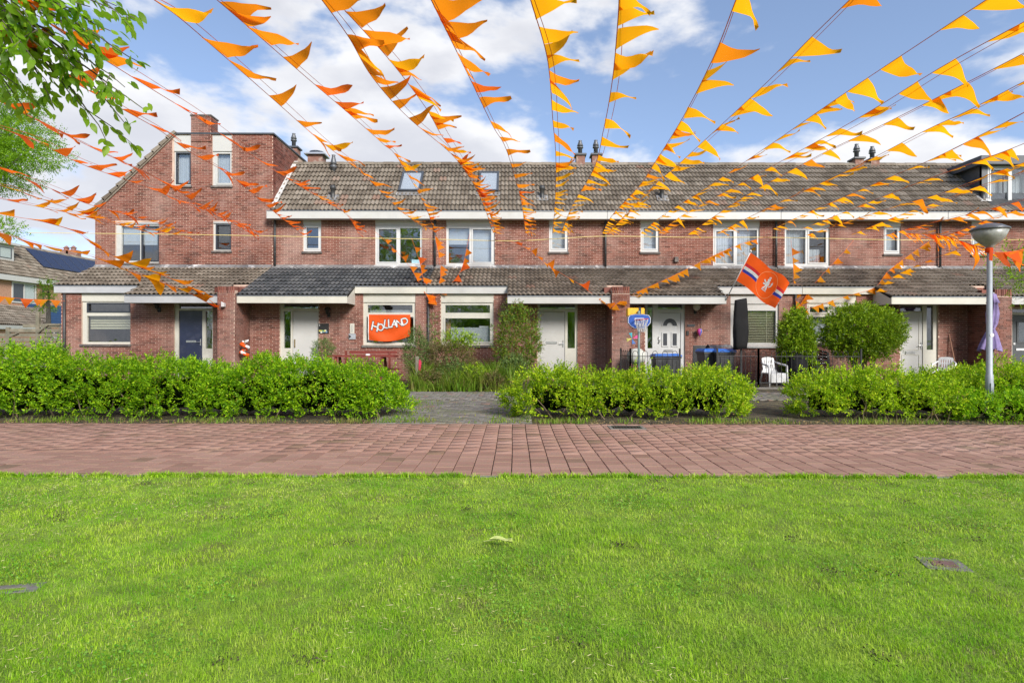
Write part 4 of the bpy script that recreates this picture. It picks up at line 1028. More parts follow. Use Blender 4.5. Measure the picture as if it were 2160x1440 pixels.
# fallen leaf on the lawn
gx, gy = gpos(1057, 1156)
fl = thing('fallen_leaf', 'large pale green leaf lying on the lawn', 'leaf', (gx, gy, 0))
vs = []; fs = []; n = 10
for i in range(n+1):
    t = i/n; w = .038*math.sin(math.pi*min(1, t*1.02))**.75*(1-.25*t)
    for j, s in enumerate((-1, -.5, 0, .5, 1)): vs.append((gx-.075+.15*t, gy+s*w, .05+.010*abs(s)+.012*math.sin(t*5)+.02*(t > .75)*(t-.75)*4*abs(s)))
for i in range(n):
    for j in range(4): fs.append((i*5+j, (i+1)*5+j, (i+1)*5+j+1, i*5+j+1))
mb = MB(); mb.add(vs, fs); mb.build('leaf_blade', plain('pale_leaf', (.36, .42, .12), .6, dirt=(.42, .44, .2), dscale=30), fl, True)
mb = MB(); mb.tube([(gx-.11, gy+.004, .045), (gx-.07, gy, .052), (gx+.07, gy, .064)], [.002, .002, .001], 5); mb.build('leaf_stalk', plain('leaf_stalk', (.35, .36, .15), .6), fl)

# drain covers
def street_drain(label, cx_, cy_, w, d, mat, slots, rot=0, z=.012, frame=True):
    t = thing('drain_cover', label, 'drain', (cx_, cy_, 0)); M = Matrix.Translation((cx_, cy_, z)) @ Matrix.Rotation(rot, 4, 'Z')
    holes = slots; mb = MB(); grid_boxes(mb, -w/2, w/2, -d/2, d/2, holes, 0, .02)
    mb.v = [(x, z_, -y) for (x, y, z_) in mb.v]; mb.xform(M); mb.build('grate', mat, t)
    b = MB(); b.box(-w/2+.005, w/2-.005, -d/2+.005, d/2-.005, -.05, -.024, M); b.build('gully', M_black, t)
    if frame:
        f = MB(); grid_boxes(f, -w/2-.05, w/2+.05, -d/2-.05, d/2+.05, [(-w/2-.004, w/2+.004, -d/2-.004, d/2+.004)], 0, .03); f.v = [(x, z_, -y-.002) for (x, y, z_) in f.v]; f.xform(M); f.build('drain_frame', M_concrete, t)
    return t
M_iron = plain('rusty_cast_iron', (.17, .10, .085), .7, dirt=(.12, .07, .055), dscale=20, metal=.2)
street_drain('small rusty cast iron drain cover sunk in the lawn', D1[0], D1[1], .135, .10, M_iron, [(-.05, -.006, -.032, -.008), (-.05, -.006, .010, .032)], rot=-.25, z=.004)
street_drain('worn concrete drain cover sunk in the lawn', D2[0], D2[1], .30, .12, M_concrete, [(-.12, .08, -.035, .015)], rot=.25, z=.0, frame=False)
gx, gy = gpos(1322, 903)
bars = [(-.19+i*.048, -.19+i*.048+.026, -.10, .10) for i in range(8)]
street_drain('black slotted gully grate at the edge of the path', gx, gy, .44, .26, M_black, bars, z=.022)

# ------------------------------------------------------------------ garden things
# H2 wild garden
def wild_mask(X, Y, rng): return rng.random(len(X)) < np.clip(.55+.6*vlump(X, Y, X*0, 2.4, 1), .08, 1)
grass('wild_garden_grass', 13000, (-2.75, .1), (15.8, 19.2), .12, .72, .014, M_wildgrass, lambda X, Y: .6+.45*np.clip((Y-15.8)/1.5, 0, 1)+.5*vlump(X, Y, X*0, 3., 2), 15, lean=.55, dens_y=False, mask=wild_mask)
shrub('shrub', 'tall dense shrub with reddish new leaves beside the plain white door', (wx(1092, 18.6), 18.6, 1.32), (.68, .5, 1.12), M_redleaf, 2600, .055, .45, 41, stems=7)
shrub('shrub', 'narrow grey-green upright shrub at the corner of the banner window', (wx(878, 17.6), 17.6, .95), (.30, .28, .72), M_olive, 900, .06, .30, 42, stems=5)
shrub('shrub', 'loose brownish shrub in the middle of the wild garden', (wx(945, 17.8), 17.8, .80), (.72, .4, .48), M_dryleaf, 1300, .05, .45, 43, stems=8)
shrub('shrub', 'sparse pale green shrub reaching over the wild garden window sill', (wx(968, 18.2), 18.2, 1.30), (.62, .3, .34), M_bush, 420, .065, .42, 44, stems=8, shell=.8)
shrub('shrub', 'thin tall twiggy shrub beside the black downpipe', (wx(914, 18.5), 18.5, 1.35), (.16, .16, .95), M_olive, 170, .06, .35, 45, stems=4, shell=.9)
shrub('shrub', 'small leafy plant under the reddish shrub', (wx(1085, 17.4), 17.4, .52), (.36, .28, .40), M_olive, 340, .06, .55, 46, stems=4)
for i, (px, Yq, rx_, rz_, mt) in enumerate(((905, 16.3, .30, .26, M_dryleaf), (1000, 16.5, .38, .34, M_bush), (1040, 16.2, .26, .22, M_dryleaf), (955, 16.9, .42, .42, M_olive))):
    shrub('garden_weed', ('low brown weed clump beside the grey wooden post', 'fresh green weed clump in the front of the wild garden', 'low brown weed clump at the hedge end of the wild garden', 'grey-green leafy weed in the middle of the wild garden grass')[i], (wx(px, Yq), Yq, rz_*.9), (rx_, .22, rz_), mt, 260, .06, .5, 140+i, stems=3, cat='weed')
px_, pz_ = wx(880, 16.6), 0
t = thing('wooden_post', 'weathered grey wooden post at the edge of the wild garden', 'post', (px_, 16.6, 0)); mb = MB(); mb.bbox(px_-.05, px_+.05, 16.55, 16.65, -.02, wz(752, 16.6), .015); mb.build('post', M_oldwood, t)
mb = MB(); x = wx(884.5, 16.5); mb.prism([(x-.025, 16.54, .55), (x+.03, 16.54, .52), (x+.055, 16.54, .76), (x+.01, 16.54, .84), (x-.02, 16.54, .80)], (0, .008, 0)); mb.build('ribbon', plain('crimson_ribbon', (.45, .02, .06), .6), t)

# H1: bench table, potted olive, poster, thermometer, lamp, orange bundle
def plank(mb, x0, x1, y0, y1, z0, z1): mb.bbox(x0, x1, y0, y1, z0, z1, .008)
YT = 18.2; xa, xb = wx(672, YT), wx(836, YT); zt = wz(752, YT)+.02
t = thing('picnic_table', 'red-brown wooden picnic table against the banner house', 'picnic table', ((xa+xb)/2, YT+.5, 0))
for i in range(4):
    mb = MB(); plank(mb, xa+.25, xb-.05, YT+i*.15, YT+.14+i*.15, zt-.035, zt); mb.build('tabletop_plank', M_redwood, t)
for yy in (YT-.5, YT+.95):
    for i in range(2):
        mb = MB(); plank(mb, xa, xb-.1, yy+i*.13, yy+.12+i*.13, .43, .465); mb.build('seat_plank', M_redwood, t)
x1b = wx(735, YT+1.1)
for i in range(2):
    mb = MB(); plank(mb, x1b, wx(836, YT+1.1), YT+1.20, YT+1.235, .80+i*.12, .90+i*.12); mb.build('backrest_plank', M_redwood, t)
for xx in (xa+.5, xb-.45):
    mb = MB()
    for s in (-1, 1): mb.tube([(xx, YT+.28+s*.62, -.01), (xx, YT+.28+s*.18, zt-.04)], .045, 6)
    mb.box(xx-.03, xx+.03, YT-.5, YT+1.2, .39, .43); mb.box(xx-.03, xx+.03, YT+1.16, YT+1.2, .43, 1.02); mb.build('trestle_leg', M_redwood, t)
mb = MB(); x = wx(777, YT+.3); mb.bbox(x-.06, x+.06, YT+.2, YT+.3, zt+.001, zt+.055, .01); mb.build('napkin_box', M_wcloth)
tag(bpy.data.objects['napkin_box'], 'small white box on the red picnic table', 'box')
t = shrub('potted_shrub', 'round grey-green potted shrub beside the flush door of the banner house', (wx(682, 18.9), 18.9, wz(738, 18.9)), (.28, .28, .30), M_olive, 620, .05, .28, 51, k=6, cat='potted plant', stems=4)
mb = MB(); mb.lathe(wx(682, 18.9), 18.9, [(.16, 0), (.22, .38), (.24, .38), (.24, .44), (.2, .44), (.18, .36)], 14); mb.build('pot', plain('terracotta', (.32, .14, .08), .8), t, True)
q = R(672.5, 694, 683, 704, YG)
t = thing('wall_poster', 'square black poster with coloured pictures beside the banner house door', 'poster', ((q[0]+q[1])/2, YG, q[2])); mb = MB(); mb.box(q[0], q[1], YG-.03, YG-.014, q[2], q[3]); mb.build('poster_board', M_blackink, t)
pm = [plain('poster_yellow', (.45, .42, .1), .6), plain('poster_blue', (.12, .22, .36), .6), plain('poster_pale', (.5, .55, .5), .6), plain('poster_green', (.16, .3, .12), .6)]
for i in range(9):
    u, v = random.uniform(0, .8), random.uniform(.03, .36); w = q[1]-q[0]; mb = MB(); mb.box(q[0]+u*w, q[0]+(u+.17)*w, YG-.0335-.0006*i, YG-.0305, q[2]+v*w, q[2]+(v+.15)*w); mb.build('picture', pm[i % 4], t)
mb = MB()
for j in (.86, .74): mb.box(q[0]+.02, q[0]+.045, YG-.033, YG-.0305, q[2]+j*(q[3]-q[2]), q[2]+(j+.07)*(q[3]-q[2]))
mb.build('white_mark', M_wcloth, t)
q = R(738.5, 748, 683, 704, YG); t = thing('wall_thermometer', 'cream wall thermometer left of the banner window', 'thermometer', ((q[0]+q[1])/2, YG, q[2]))
mb = MB(); mb.bbox(q[0], q[1], YG-.045, YG-.012, q[2], q[3], .012); mb.build('thermometer_body', M_cream, t); mb = MB(); mb.box(q[0]+.065, q[0]+.085, YG-.05, YG-.0455, q[2]+.05, q[3]-.05); mb.build('scale_tube', M_steel, t)
q = R(736, 750.5, 704.5, 716, YG); t = thing('house_number_plate', 'small grey plate with a black arrow under the thermometer', 'sign', ((q[0]+q[1])/2, YG, q[2]))
mb = MB(); mb.bbox(q[0], q[1], YG-.04, YG-.012, q[2], q[3], .006); mb.build('plate', plain('grey_plate', (.3, .32, .35), .5), t); mb = MB(); zc = (q[2]+q[3])/2; mb.prism([(q[0]+.01, YG-.0435, zc-.07), (q[0]+.09, YG-.0435, zc), (q[0]+.01, YG-.0435, zc+.07)], (0, .003, 0)); mb.build('arrow', M_blackink, t)

def lantern(label, px, py, Y=YG, globe=False, bronze=False):
    x, z = wx(px, Y), wz(py, Y); t = thing('wall_lamp', label, 'lamp', (x, Y, z))
    mb = MB(); mb.bbox(x-.05, x+.05, Y-.035, Y-.012, z-.12, z+.04, .008); mb.tube([(x, Y-.03, z-.06), (x, Y-.12, z-.10), (x, Y-.17, z-.02)], .014, 8); mb.build('bracket', M_black, t)
    if globe: mb = MB(); mb.lathe(x, Y-.17, [(.05, z-.02), (.11, z+.05), (.13, z+.13), (.11, z+.2), (.03, z+.25)], 14); mb.build('glass_globe', plain('lamp_glass', (.55, .5, .42), .15), t, True)
    else:
        mb = MB(); mb.lathe(x, Y-.17, [(.05, z-.02), (.09, z+.12), (.13, z+.125), (.09, z+.18), (.02, z+.22)], 6); mb.build('lantern_head', M_black, t)
        mb = MB(); mb.lathe(x, Y-.17, [(.045, z-.018), (.082, z+.118)], 6); mb.build('lantern_glass', plain('lamp_glass', (.55, .5, .42), .15), t)
lantern('black wall lantern beside the dark blue door', 337, 652); lantern('black wall lamp above the poster', 694, 662); lantern('round glass globe lamp beside the arched-glass door', 1466, 654, globe=True); lantern('black wall lantern beside the white panelled door', 1880, 660)
# camera on the left pier
x, z = wx(472.5, 19.05), wz(642, 19.05); t = thing('security_camera', 'small white security camera on the brick pier', 'camera', (x, 19.1, z)); mb = MB(); mb.bbox(x-.05, x+.04, 18.94, 19.085, z-.09, z+.03, .01, None); mb.tube([(x-.02, 19.08, z+.02), (x-.05, 18.98, z+.05)], .02, 8); mb.build('camera_body', M_upvc, t)
# orange bundle on a wooden post
x = wx(510, 19.6); t = thing('wooden_post', 'grey wooden post leaning in the corner behind the brick pier', 'post', (x, 19.7, 0)); mb = MB(); mb.tube([(x-.02, 19.72, -.01), (x-.06, 19.78, wz(640, 19.7))], .05, 6); mb.build('post', M_oldwood, t)
rng = np.random.default_rng(5); x, Yb = wx(516, 19.3), 19.3
t = thing('orange_cloth_bundle', 'crumpled bundle of orange and white cloth behind the brick pier', 'cloth bundle', (x, Yb, .6))
for i in range(14):
    a = i*.9; z0 = wz(718+i*2.4, Yb); mb = MB(); pts_ = [(x+.10*math.cos(a+q)+rng.uniform(-.03, .03), Yb+.06*math.sin(a+q), z0-.035*q+rng.uniform(-.02, .02)) for q in np.linspace(0, 3.2, 7)]
    mb.tube(pts_, [.012, .04, .05, .055, .05, .035, .012], 6); mb.build('cloth_fold', M_orange if i % 5 else M_wcloth, t, True)
mb = MB(); mb.tube([(x, Yb+.02, -.01), (x, Yb+.02, wz(718, Yb))], .02, 6); mb.build('stake', M_oldwood, t)

# ---- banner
q = (wx(778, YG-.02), wx(866, YG-.02), wz(720, YG-.02), wz(664, YG-.02)); bw, bh = q[1]-q[0], q[3]-q[2]
def ban(u, v, off=0):   # u 0..1 right, v 0..1 down
    zz = q[3]-v*bh*(.95+.07*math.sin(math.pi*u)-.15*u**3)
    arc = (u-.45)**2*1.6+v; yy = YG-.07+.020*math.sin(11*arc)*min(1, v*1.6)*(.4+u)+.014*math.sin(9*u-4*v)*v-off
    return (q[0]+u*bw-.03*v*(u > .8)*(u-.8), yy, zz)
t = thing('orange_banner', 'orange HOLLAND banner hung in the ground floor window', 'banner', ((q[0]+q[1])/2, YG, q[2]))
nx, ny = 30, 18; vs = [ban(i/nx, j/ny) for j in range(ny+1) for i in range(nx+1)]; fs = [(j*(nx+1)+i, j*(nx+1)+i+1, (j+1)*(nx+1)+i+1, (j+1)*(nx+1)+i) for j in range(ny) for i in range(nx)]
mb = MB(); mb.add(vs, fs); mb.build('banner_cloth', M_orange, t, True)
mb = MB()
for j in range(ny):
    a, b = j/ny, (j+1)/ny; mb.quad(ban(-.012, a, .002), ban(.008, a, .002), ban(.008, b, .002), ban(-.012, b, .002))
mb.build('banner_hem', M_wcloth, t)
def glyph_mesh(ch, offset=0.0):
    cu = bpy.data.curves.new('glyph', 'FONT'); cu.body = ch; cu.size = 1.0; cu.offset = offset; cu.align_x = 'CENTER'; cu.resolution_u = 3
    ob = bpy.data.objects.new('glyph_tmp', cu); COL.objects.link(ob); dg = bpy.context.evaluated_depsgraph_get(); dg.update()
    me = bpy.data.meshes.new_from_object(ob.evaluated_get(dg)); V = [v.co[:] for v in me.vertices]; Fs = [tuple(p.vertices) for p in me.polygons]
    bpy.data.objects.remove(ob); bpy.data.curves.remove(cu); bpy.data.meshes.remove(me); return V, Fs
word = 'HOLLAND'; us = [.16, .29, .415, .515, .62, .735, .865]; vsb = [.54, .56, .44, .42, .43, .42, .37]; hs = [.30, .24, .28, .28, .25, .24, .27]; tilt = [-.22, .12, -.16, .05, -.05, .12, .3]
for i, ch in enumerate(word):
    for layer, offs, mt in (('letter_outline', .05, M_blackink), ('letter', .012, M_wcloth)):
        V, Fs = glyph_mesh(ch, offs); mb = MB(); vs = []
        for (x, y, z_) in V:
            y -= .35; cs, sn = math.cos(tilt[i]), math.sin(tilt[i]); xx, yy = x*cs-y*sn, x*sn+y*cs
            s = hs[i]*1.62
            vs.append(ban(us[i]+xx*s*bh/bw*.86, vsb[i]-.09-yy*s, .012 if mt is M_blackink else .017))
        mb.add(vs, Fs); mb.build(layer, mt, t)

# ---- flag on an angled pole
Yf = 19.6; p0 = W(1531, 632, YC-.03); p1 = W(1583, 530, Yf-1.2)
t = thing('house_flag', 'orange flag with red white blue stripe and white lion on an angled pole', 'flag', tuple(p0))
mb = MB(); mb.tube([p0, p1], .016, 8); pole = mb.build('flag_pole', M_upvc, t, True); mb = MB(); mb.lathe(0, 0, [(.005, -.02), (.03, -.01), (.035, .02), (.02, .05), (.002, .06)], 10, Matrix.Translation(p1)); mb.build('pole_knob', M_upvc, pole, True)
pd = (p1-p0); h0_, h1_ = p0+pd*.42, p0+pd*.985; hv = h1_-h0_; HL_ = hv.length
fly = (W(1652, 590, Yf-1.0)-W(1574, 545, Yf-1.2)); FL = fly.length*1.12; fd = fly.normalized()
def flagpt(u, v, off=0):   # u along the fly 0..1, v along the hoist 0 (bottom)..1 (top)
    drop = Vector((0, 0, -.12*u*u-.14*u*(1-v)+.05*math.sin(8*u+v)*u))
    wv = .10*math.sin(7*u+2*v)*u+.05*math.sin(14*u-3*v)*u
    n_ = Vector((-.25, -1, .1)).normalized()
    return h0_+hv*v*(1-.12*u)+fd*(FL*u*(.95+.05*v))+drop+n_*(wv+off)
nx, ny = 36, 20; me = bpy.data.meshes.new('flag_cloth'); vs = [flagpt(i/nx, j/ny) for j in range(ny+1) for i in range(nx+1)]; fs = []; mi = []
for j in range(ny):
    for i in range(nx):
        fs.append((j*(nx+1)+i, j*(nx+1)+i+1, (j+1)*(nx+1)+i+1, (j+1)*(nx+1)+i)); u, v = (i+.5)/nx, (j+.5)/ny
        shield = ((u-.60)/.22)**2+((v-.5)/.52)**2 < 1
        m = 0
        if not shield and u > .02:
            if .56 < v <= .66: m = 1
            elif .46 < v <= .56: m = 2
            elif .36 < v <= .46: m = 3
        mi.append(m)
me.from_pydata(vs, [], fs); me.update()
for m in (M_orange, M_red, M_wcloth, M_bcloth): me.materials.append(m)
for p, m in zip(me.polygons, mi): p.material_index = m; p.use_smooth = True
link_mesh('flag_cloth', me, None, t)
mb = MB(); pr = []
for k in range(28):
    a, b = 2*math.pi*k/28, 2*math.pi*(k+1)/28
    for sg in (.004,):
        mb.quad(*[flagpt(.60+r*.22*math.cos(q), .5+r*.44*math.sin(q), sg) for r, q in ((.97, a), (1.0, a), (1.0, b), (.97, b))])
mb.build('shield_outline', plain('pale_orange_thread', (.85, .35, .15), .7), t)
LION = [[(-.05, .30), (.04, .36), (.10, .30), (.08, .20), (.0, .17), (-.06, .22)], [(-.04, .38), (-.02, .44), (.02, .41), (.05, .46), (.09, .40), (.08, .37), (-.02, .36)],
        [(-.04, .18), (.10, .18), (.13, .02), (.08, -.12), (-.05, -.12), (-.08, .04)], [(-.08, .12), (-.20, .20), (-.24, .15), (-.20, .10), (-.08, .02)], [(-.08, .0), (-.19, .02), (-.22, -.05), (-.16, -.08), (-.06, -.06)],
        [(-.05, -.10), (-.12, -.22), (-.16, -.30), (-.06, -.30), (.0, -.13)], [(.03, -.12), (.02, -.22), (.0, -.30), (.11, -.30), (.10, -.12)], [(.13, -.05), (.22, .02), (.20, .14), (.26, .24), (.30, .14), (.27, -.0), (.16, -.12)], [(-.16, -.33), (.13, -.33), (.13, -.37), (-.16, -.37)]]
mb = MB()
for pl in LION: mb.add([flagpt(.60+x*.38, .52+y*.60, .008) for x, y in pl], [tuple(range(len(pl)))])
mb.build('lion_emblem', M_wcloth, t)

# ---- H3: fence, bins, hoop, covered parasol etc.
YFN = 16.9
def fence(label, segs):
    t = thing('iron_fence', label, 'fence', (segs[0][0][0], segs[0][0][1], 0))
    for (a, b) in segs:
        a, b = Vector((*a, 0)), Vector((*b, 0)); L_ = (b-a).length; d = (b-a)/L_
        for zr in (.18, .92):
            mb = MB(); mb.tube([a+Vector((0, 0, zr)), b+Vector((0, 0, zr))], .012, 6); mb.build('rail', M_black, t)
        for p in (a, b): mb = MB(); mb.box(p.x-.022, p.x+.022, p.y-.022, p.y+.022, 0, 1.14); mb.build('post', M_black, t)
        n = max(2, int(L_/.27))
        for i in range(n):
            c = a+d*((i+.5)*L_/n); h_ = L_/n*.26; pts_ = [c-d*h_+Vector((0, 0, .05)), c-d*h_+Vector((0, 0, .98))]
            for q in np.linspace(math.pi, 0, 7)[1:-1]: pts_.append(c+d*(h_*math.cos(q))+Vector((0, 0, .98+h_*1.3*math.sin(q))))
            pts_ += [c+d*h_+Vector((0, 0, .98)), c+d*h_+Vector((0, 0, .05))]
            mb = MB(); mb.tube(pts_, .008, 5); mb.build('hoop_bar', M_black, t)
fence('black hooped iron fence beside the basketball hoop and front door', [((3.27, 18.4), (3.27, YFN)), ((3.27, YFN), (wx(1434, YFN), YFN))])
fence('black hooped iron fence in front of the bins and garden chairs', [((wx(1513, YFN), YFN), (wx(1600, YFN), YFN)), ((wx(1600, YFN), YFN), (9.75, YFN))])
mb = MB(); mb.bbox(3.2, 9.8, YFN-.06, YFN+.06, -.03, .06, .01); o = mb.build('garden_kerb', M_concrete); o['kind'] = 'structure'

def wheelie(label, x, y, rot, s=1.0):
    t = thing('wheelie_bin', label, 'bin', (x, y, 0), 'blue-lidded wheelie bins'); M = Matrix.Translation((x, y, 0)) @ Matrix.Rotation(rot, 4, 'Z') @ Matrix.Scale(s, 4)
    mb = MB(); vs = []
    for (w, d, z) in ((.19, .22, .06), (.245, .28, .93), (.27, .31, .94), (.27, .31, .99)):
        vs += [(-w, -d, z), (w, -d, z), (w, d, z), (-w, d, z)]
    fs = [(3, 2, 1, 0)]+[(4*r+i, 4*r+(i+1) % 4, 4*r+4+(i+1) % 4, 4*r+4+i) for r in range(3) for i in range(4)]+[(12, 13, 14, 15)]
    mb.add([M @ Vector(v) for v in vs], fs)
    for xx in (-.12, 0, .12): mb.box(xx-.012, xx+.012, -.285, -.25, .1, .9, M)
    mb.build('bin_body', M_bin, t)
    lid = MB(); vs = []
    for (w, d0, d1, z) in ((.285, -.34, .31, .995), (.285, -.34, .31, 1.03), (.22, -.25, .24, 1.085)):
        vs += [(-w, d0, z), (w, d0, z), (w, d1, z), (-w, d1, z)]
    lid.add([M @ Vector(v) for v in vs], [(3, 2, 1, 0)]+[(4*r+i, 4*r+(i+1) % 4, 4*r+4+(i+1) % 4, 4*r+4+i) for r in range(2) for i in range(4)]+[(8, 9, 10, 11)])
    lid.build('lid', M_bluelid, t)
    mb = MB(); mb.tube([M @ Vector((-.22, .36, .97)), M @ Vector((.22, .36, .97))], .018, 8); mb.build('handle', M_bin, t)
    for sx in (-1, 1):
        w = MB(); w.tube([M @ Vector((sx*.2, .25, .1)), M @ Vector((sx*.25, .25, .1))], .1, 14); w.build('wheel', M_black, t)
wheelie('low blue-lidded bin beside the basketball pole, next to its twin', wx(1394, 17.6), 17.6, .05, .90); wheelie('low blue-lidded bin nearest the white arched-glass door', wx(1419, 17.75), 17.9, -.05, .90)
wheelie('tall blue-lidded bin next to the leaning grey board', wx(1500, 17.7), 17.9, .1, 1.04); wheelie('tall blue-lidded bin beside the covered parasol', wx(1527, 17.5), 17.6, -.05, 1.04)
mb = MB()
vs = []; fs = []; nx, ny = 10, 4; rng = np.random.default_rng(3); xa_, xb_ = wx(1497, 17.9), wx(1545, 17.9)
for j in range(ny+1):
    for i in range(nx+1): vs.append((xa_+(xb_-xa_)*i/nx, 17.85+.12*j+rng.uniform(-.02, .02), 1.14+.11*math.sin(math.pi*j/ny)*1.0+rng.uniform(-.02, .02)))
fs = [(j*(nx+1)+i, j*(nx+1)+i+1, (j+1)*(nx+1)+i+1, (j+1)*(nx+1)+i) for j in range(ny) for i in range(nx)]
mb.add(vs, fs); o = mb.build('plastic_sheet', plain('grey_sheet', (.11, .11, .115), .35, dirt=(.3, .3, .3), dscale=9)); tag(o, 'crumpled dark plastic sheet on top of the tall bins', 'sheet')
M_ = Matrix.Translation((wx(1476, 19.2), 19.2, 0)) @ Matrix.Rotation(math.radians(8), 4, 'X'); t = thing('leaning_board', 'dark grey board leaning against the wall beside the bins', 'board', (wx(1476, 19.2), 19.2, 0)); mb = MB(); mb.bbox(-.26, .26, -.015, .015, .0, wz(727, 19.3), .006, M_); mb.build('board_panel', plain('grey_board', (.06, .062, .066), .6), t); mb = MB(); mb.tube([M_ @ Vector((-.2, .02, .05)), M_ @ Vector((-.2, .1, .6))], .012, 6); mb.tube([M_ @ Vector((.2, .02, .05)), M_ @ Vector((.2, .1, .6))], .012, 6); mb.build('folded_leg', M_black, t)

# basketball hoop
YH = 17.2; x = wx(1347.5, YH); t = thing('basketball_hoop', 'toy basketball hoop with blue backboard and white net on grey pole', 'basketball hoop', (x, YH, 0))
mb = MB(); mb.tube([(x, YH, 0), (x, YH, wz(655, YH))], .035, 10); mb.build('pole', plain('grey_green_pole', (.17, .23, .23), .5), t, True); mb = MB(); mb.bbox(x-.3, x+.3, YH-.2, YH+.35, -.005, .14, .03); mb.build('base', M_bin, t)
zc = wz(677, YH); bwid, bhei = .34, .22
def bpoly(s, Y_): return [(x+a*s*bwid, Y_, zc+b*s*bhei) for a, b in ((-1, .45), (-.85, .8), (-.4, .95), (.4, .95), (.85, .8), (1, .45), (1, -.2), (.75, -.65), (.4, -1), (-.4, -1), (-.75, -.65), (-1, -.2))]
mb = MB(); mb.prism(bpoly(1, YH-.06), (0, .04, 0)); bb = mb.build('backboard', plain('board_black', (.015, .016, .03), .4), t)
mb = MB(); mb.prism(bpoly(.93, YH-.066), (0, .005, 0)); mb.build('board_face', plain('board_blue', (.02, .08, .36), .35), bb)
mb = MB(); P_ = bpoly(.95, YH-.068); Q_ = bpoly(.91, YH-.068)
for i in range(12): j = (i+1) % 12; mb.quad(P_[i], P_[j], Q_[j], Q_[i])
mb2 = MB(); grid_boxes(mb2, x-.13, x+.13, zc-.10, zc+.09, [(x-.11, x+.11, zc-.08, zc+.07)], YH-.0695, YH-.0665); mb.add(mb2.v, mb2.f); mb.build('board_line', M_wcloth, bb)
rc = Vector((x+.01, YH-.28, zc+.04)); rr = .19
mb = MB(); mb.tube([rc+Vector((rr*math.cos(a), rr*math.sin(a), .02*math.cos(a*1)))for a in np.linspace(0, 2*math.pi, 25)], .011, 6); rim = mb.build('rim', plain('rim_red', (.55, .06, .03), .4), t, True)
mb = MB()
for k in range(10):
    a = 2*math.pi*k/10
    for sg in (1, -1):
        mb.tube([rc+Vector((rr*(1-.55*q)*math.cos(a+sg*q*.7), rr*(1-.55*q)*math.sin(a+sg*q*.7), -.34*q)) for q in np.linspace(0, 1, 5)], .006, 4)
for q in (.5, 1.0): mb.tube([rc+Vector((rr*(1-.55*q)*math.cos(a), rr*(1-.55*q)*math.sin(a), -.34*q)) for a in np.linspace(0, 2*math.pi, 17)], .006, 4)
mb.build('net', M_wcloth, rim)
q = (wx(1323, YH+.1), wx(1359, YH+.1), wz(666, YH+.1), wz(649, YH+.1)); mb = MB(); mb.bbox(q[0], q[1], YH+.05, YH+.3, q[2], q[3], .02); yb = mb.build('yellow_box', M_yellow, t); mb = MB(); xx = wx(1349, YH+.1); mb.box(xx-.03, xx+.03, YH+.03, YH+.32, q[2]-.03, q[3]+.012); mb.build('strap', M_navy, yb)

# covered hanging parasol
YP = 17.1; x = wx(1562, YP); t = thing('covered_parasol', 'folded parasol under a black cover above the hooped fence', 'parasol', (x, YP, 0))
mb = MB(); mb.tube([(x+.02, YP, 0), (x+.02, YP, 1.3)], .03, 8); mb.build('pole', M_bin, t); mb = MB(); mb.bbox(x-.3, x+.3, YP-.3, YP+.3, -.005, .07, .02); mb.build('base', M_concrete, t)
prof = []; zb0, zt0 = wz(735, YP), wz(630, YP); vs = []; fs = []; n = 20; m = 12
for j in range(m+1):
    v = j/m; z = zb0+(zt0-zb0)*v
    for k in range(n):
        a = 2*math.pi*k/n; r = (.205+.012*math.sin(3*a+v*4)+.008*math.sin(7*a-v*9))*(.80+.2*math.sin(math.pi*min(1, .15+v*.9)))*(1 if v < .97 else .96)
        ex = abs(math.cos(a))**.6*math.copysign(1, math.cos(a)); ey = abs(math.sin(a))**.6*math.copysign(1, math.sin(a))
        vs.append((x+r*ex, YP+r*.55*ey, z+(.03*math.cos(a) if j in (0, m) else 0)))
for j in range(m):
    for k in range(n): fs.append((j*n+k, j*n+(k+1) % n, (j+1)*n+(k+1) % n, (j+1)*n+k))
fs += [tuple(range(n-1, -1, -1)), tuple(m*n+k for k in range(n))]; mb = MB(); mb.add(vs, fs); mb.build('cover', M_fabric_cover, t, True)

# purple folded parasol
YP = 18.4; x = wx(2094, YP); t = thing('folded_parasol', 'folded lilac parasol tied in the middle, behind the street lamp post', 'parasol', (x, YP, 0))
mb = MB(); mb.tube([(x-.02, YP, 0), (x+.02, YP, wz(617, YP)+.03)], .022, 8); mb.build('pole', M_upvc, t); mb = MB(); mb.lathe(x-.02, YP, [(.26, -.005), (.26, .06), (.06, .1), (.05, .3)], 16); mb.build('base', M_concrete, t)
vs = []; fs = []; n = 40; rings = [(617, .02), (619, .09), (626, .11), (637, .17), (638, .12), (660, .15), (680, .13), (692, .075), (700, .13), (715, .20), (728, .26), (736, .28)]
for (py, r) in rings:
    z = wz(py, YP); v = (py-617)/119
    for k in range(n):
        a = 2*math.pi*k/n; f = 1+.28*math.sin(9*a+v*2)*min(1, v*3+.2); vs.append((x-.10*v**2+r*f*math.cos(a), YP+r*f*math.sin(a)*.8, z+.05*math.sin(4*a+1)*(v > .85)))
for j in range(len(rings)-1):
    for k in range(n): fs.append((j*n+k, j*n+(k+1) % n, (j+1)*n+(k+1) % n, (j+1)*n+k))
fs.append(tuple(range(n))); mb = MB(); mb.add(vs, fs); mb.build('canopy', M_purple, t, True); mb = MB(); z = wz(692, YP); mb.lathe(x-.04, YP, [(.085, z-.02), (.085, z+.02)], 12); mb.build('tie', M_purple, t)

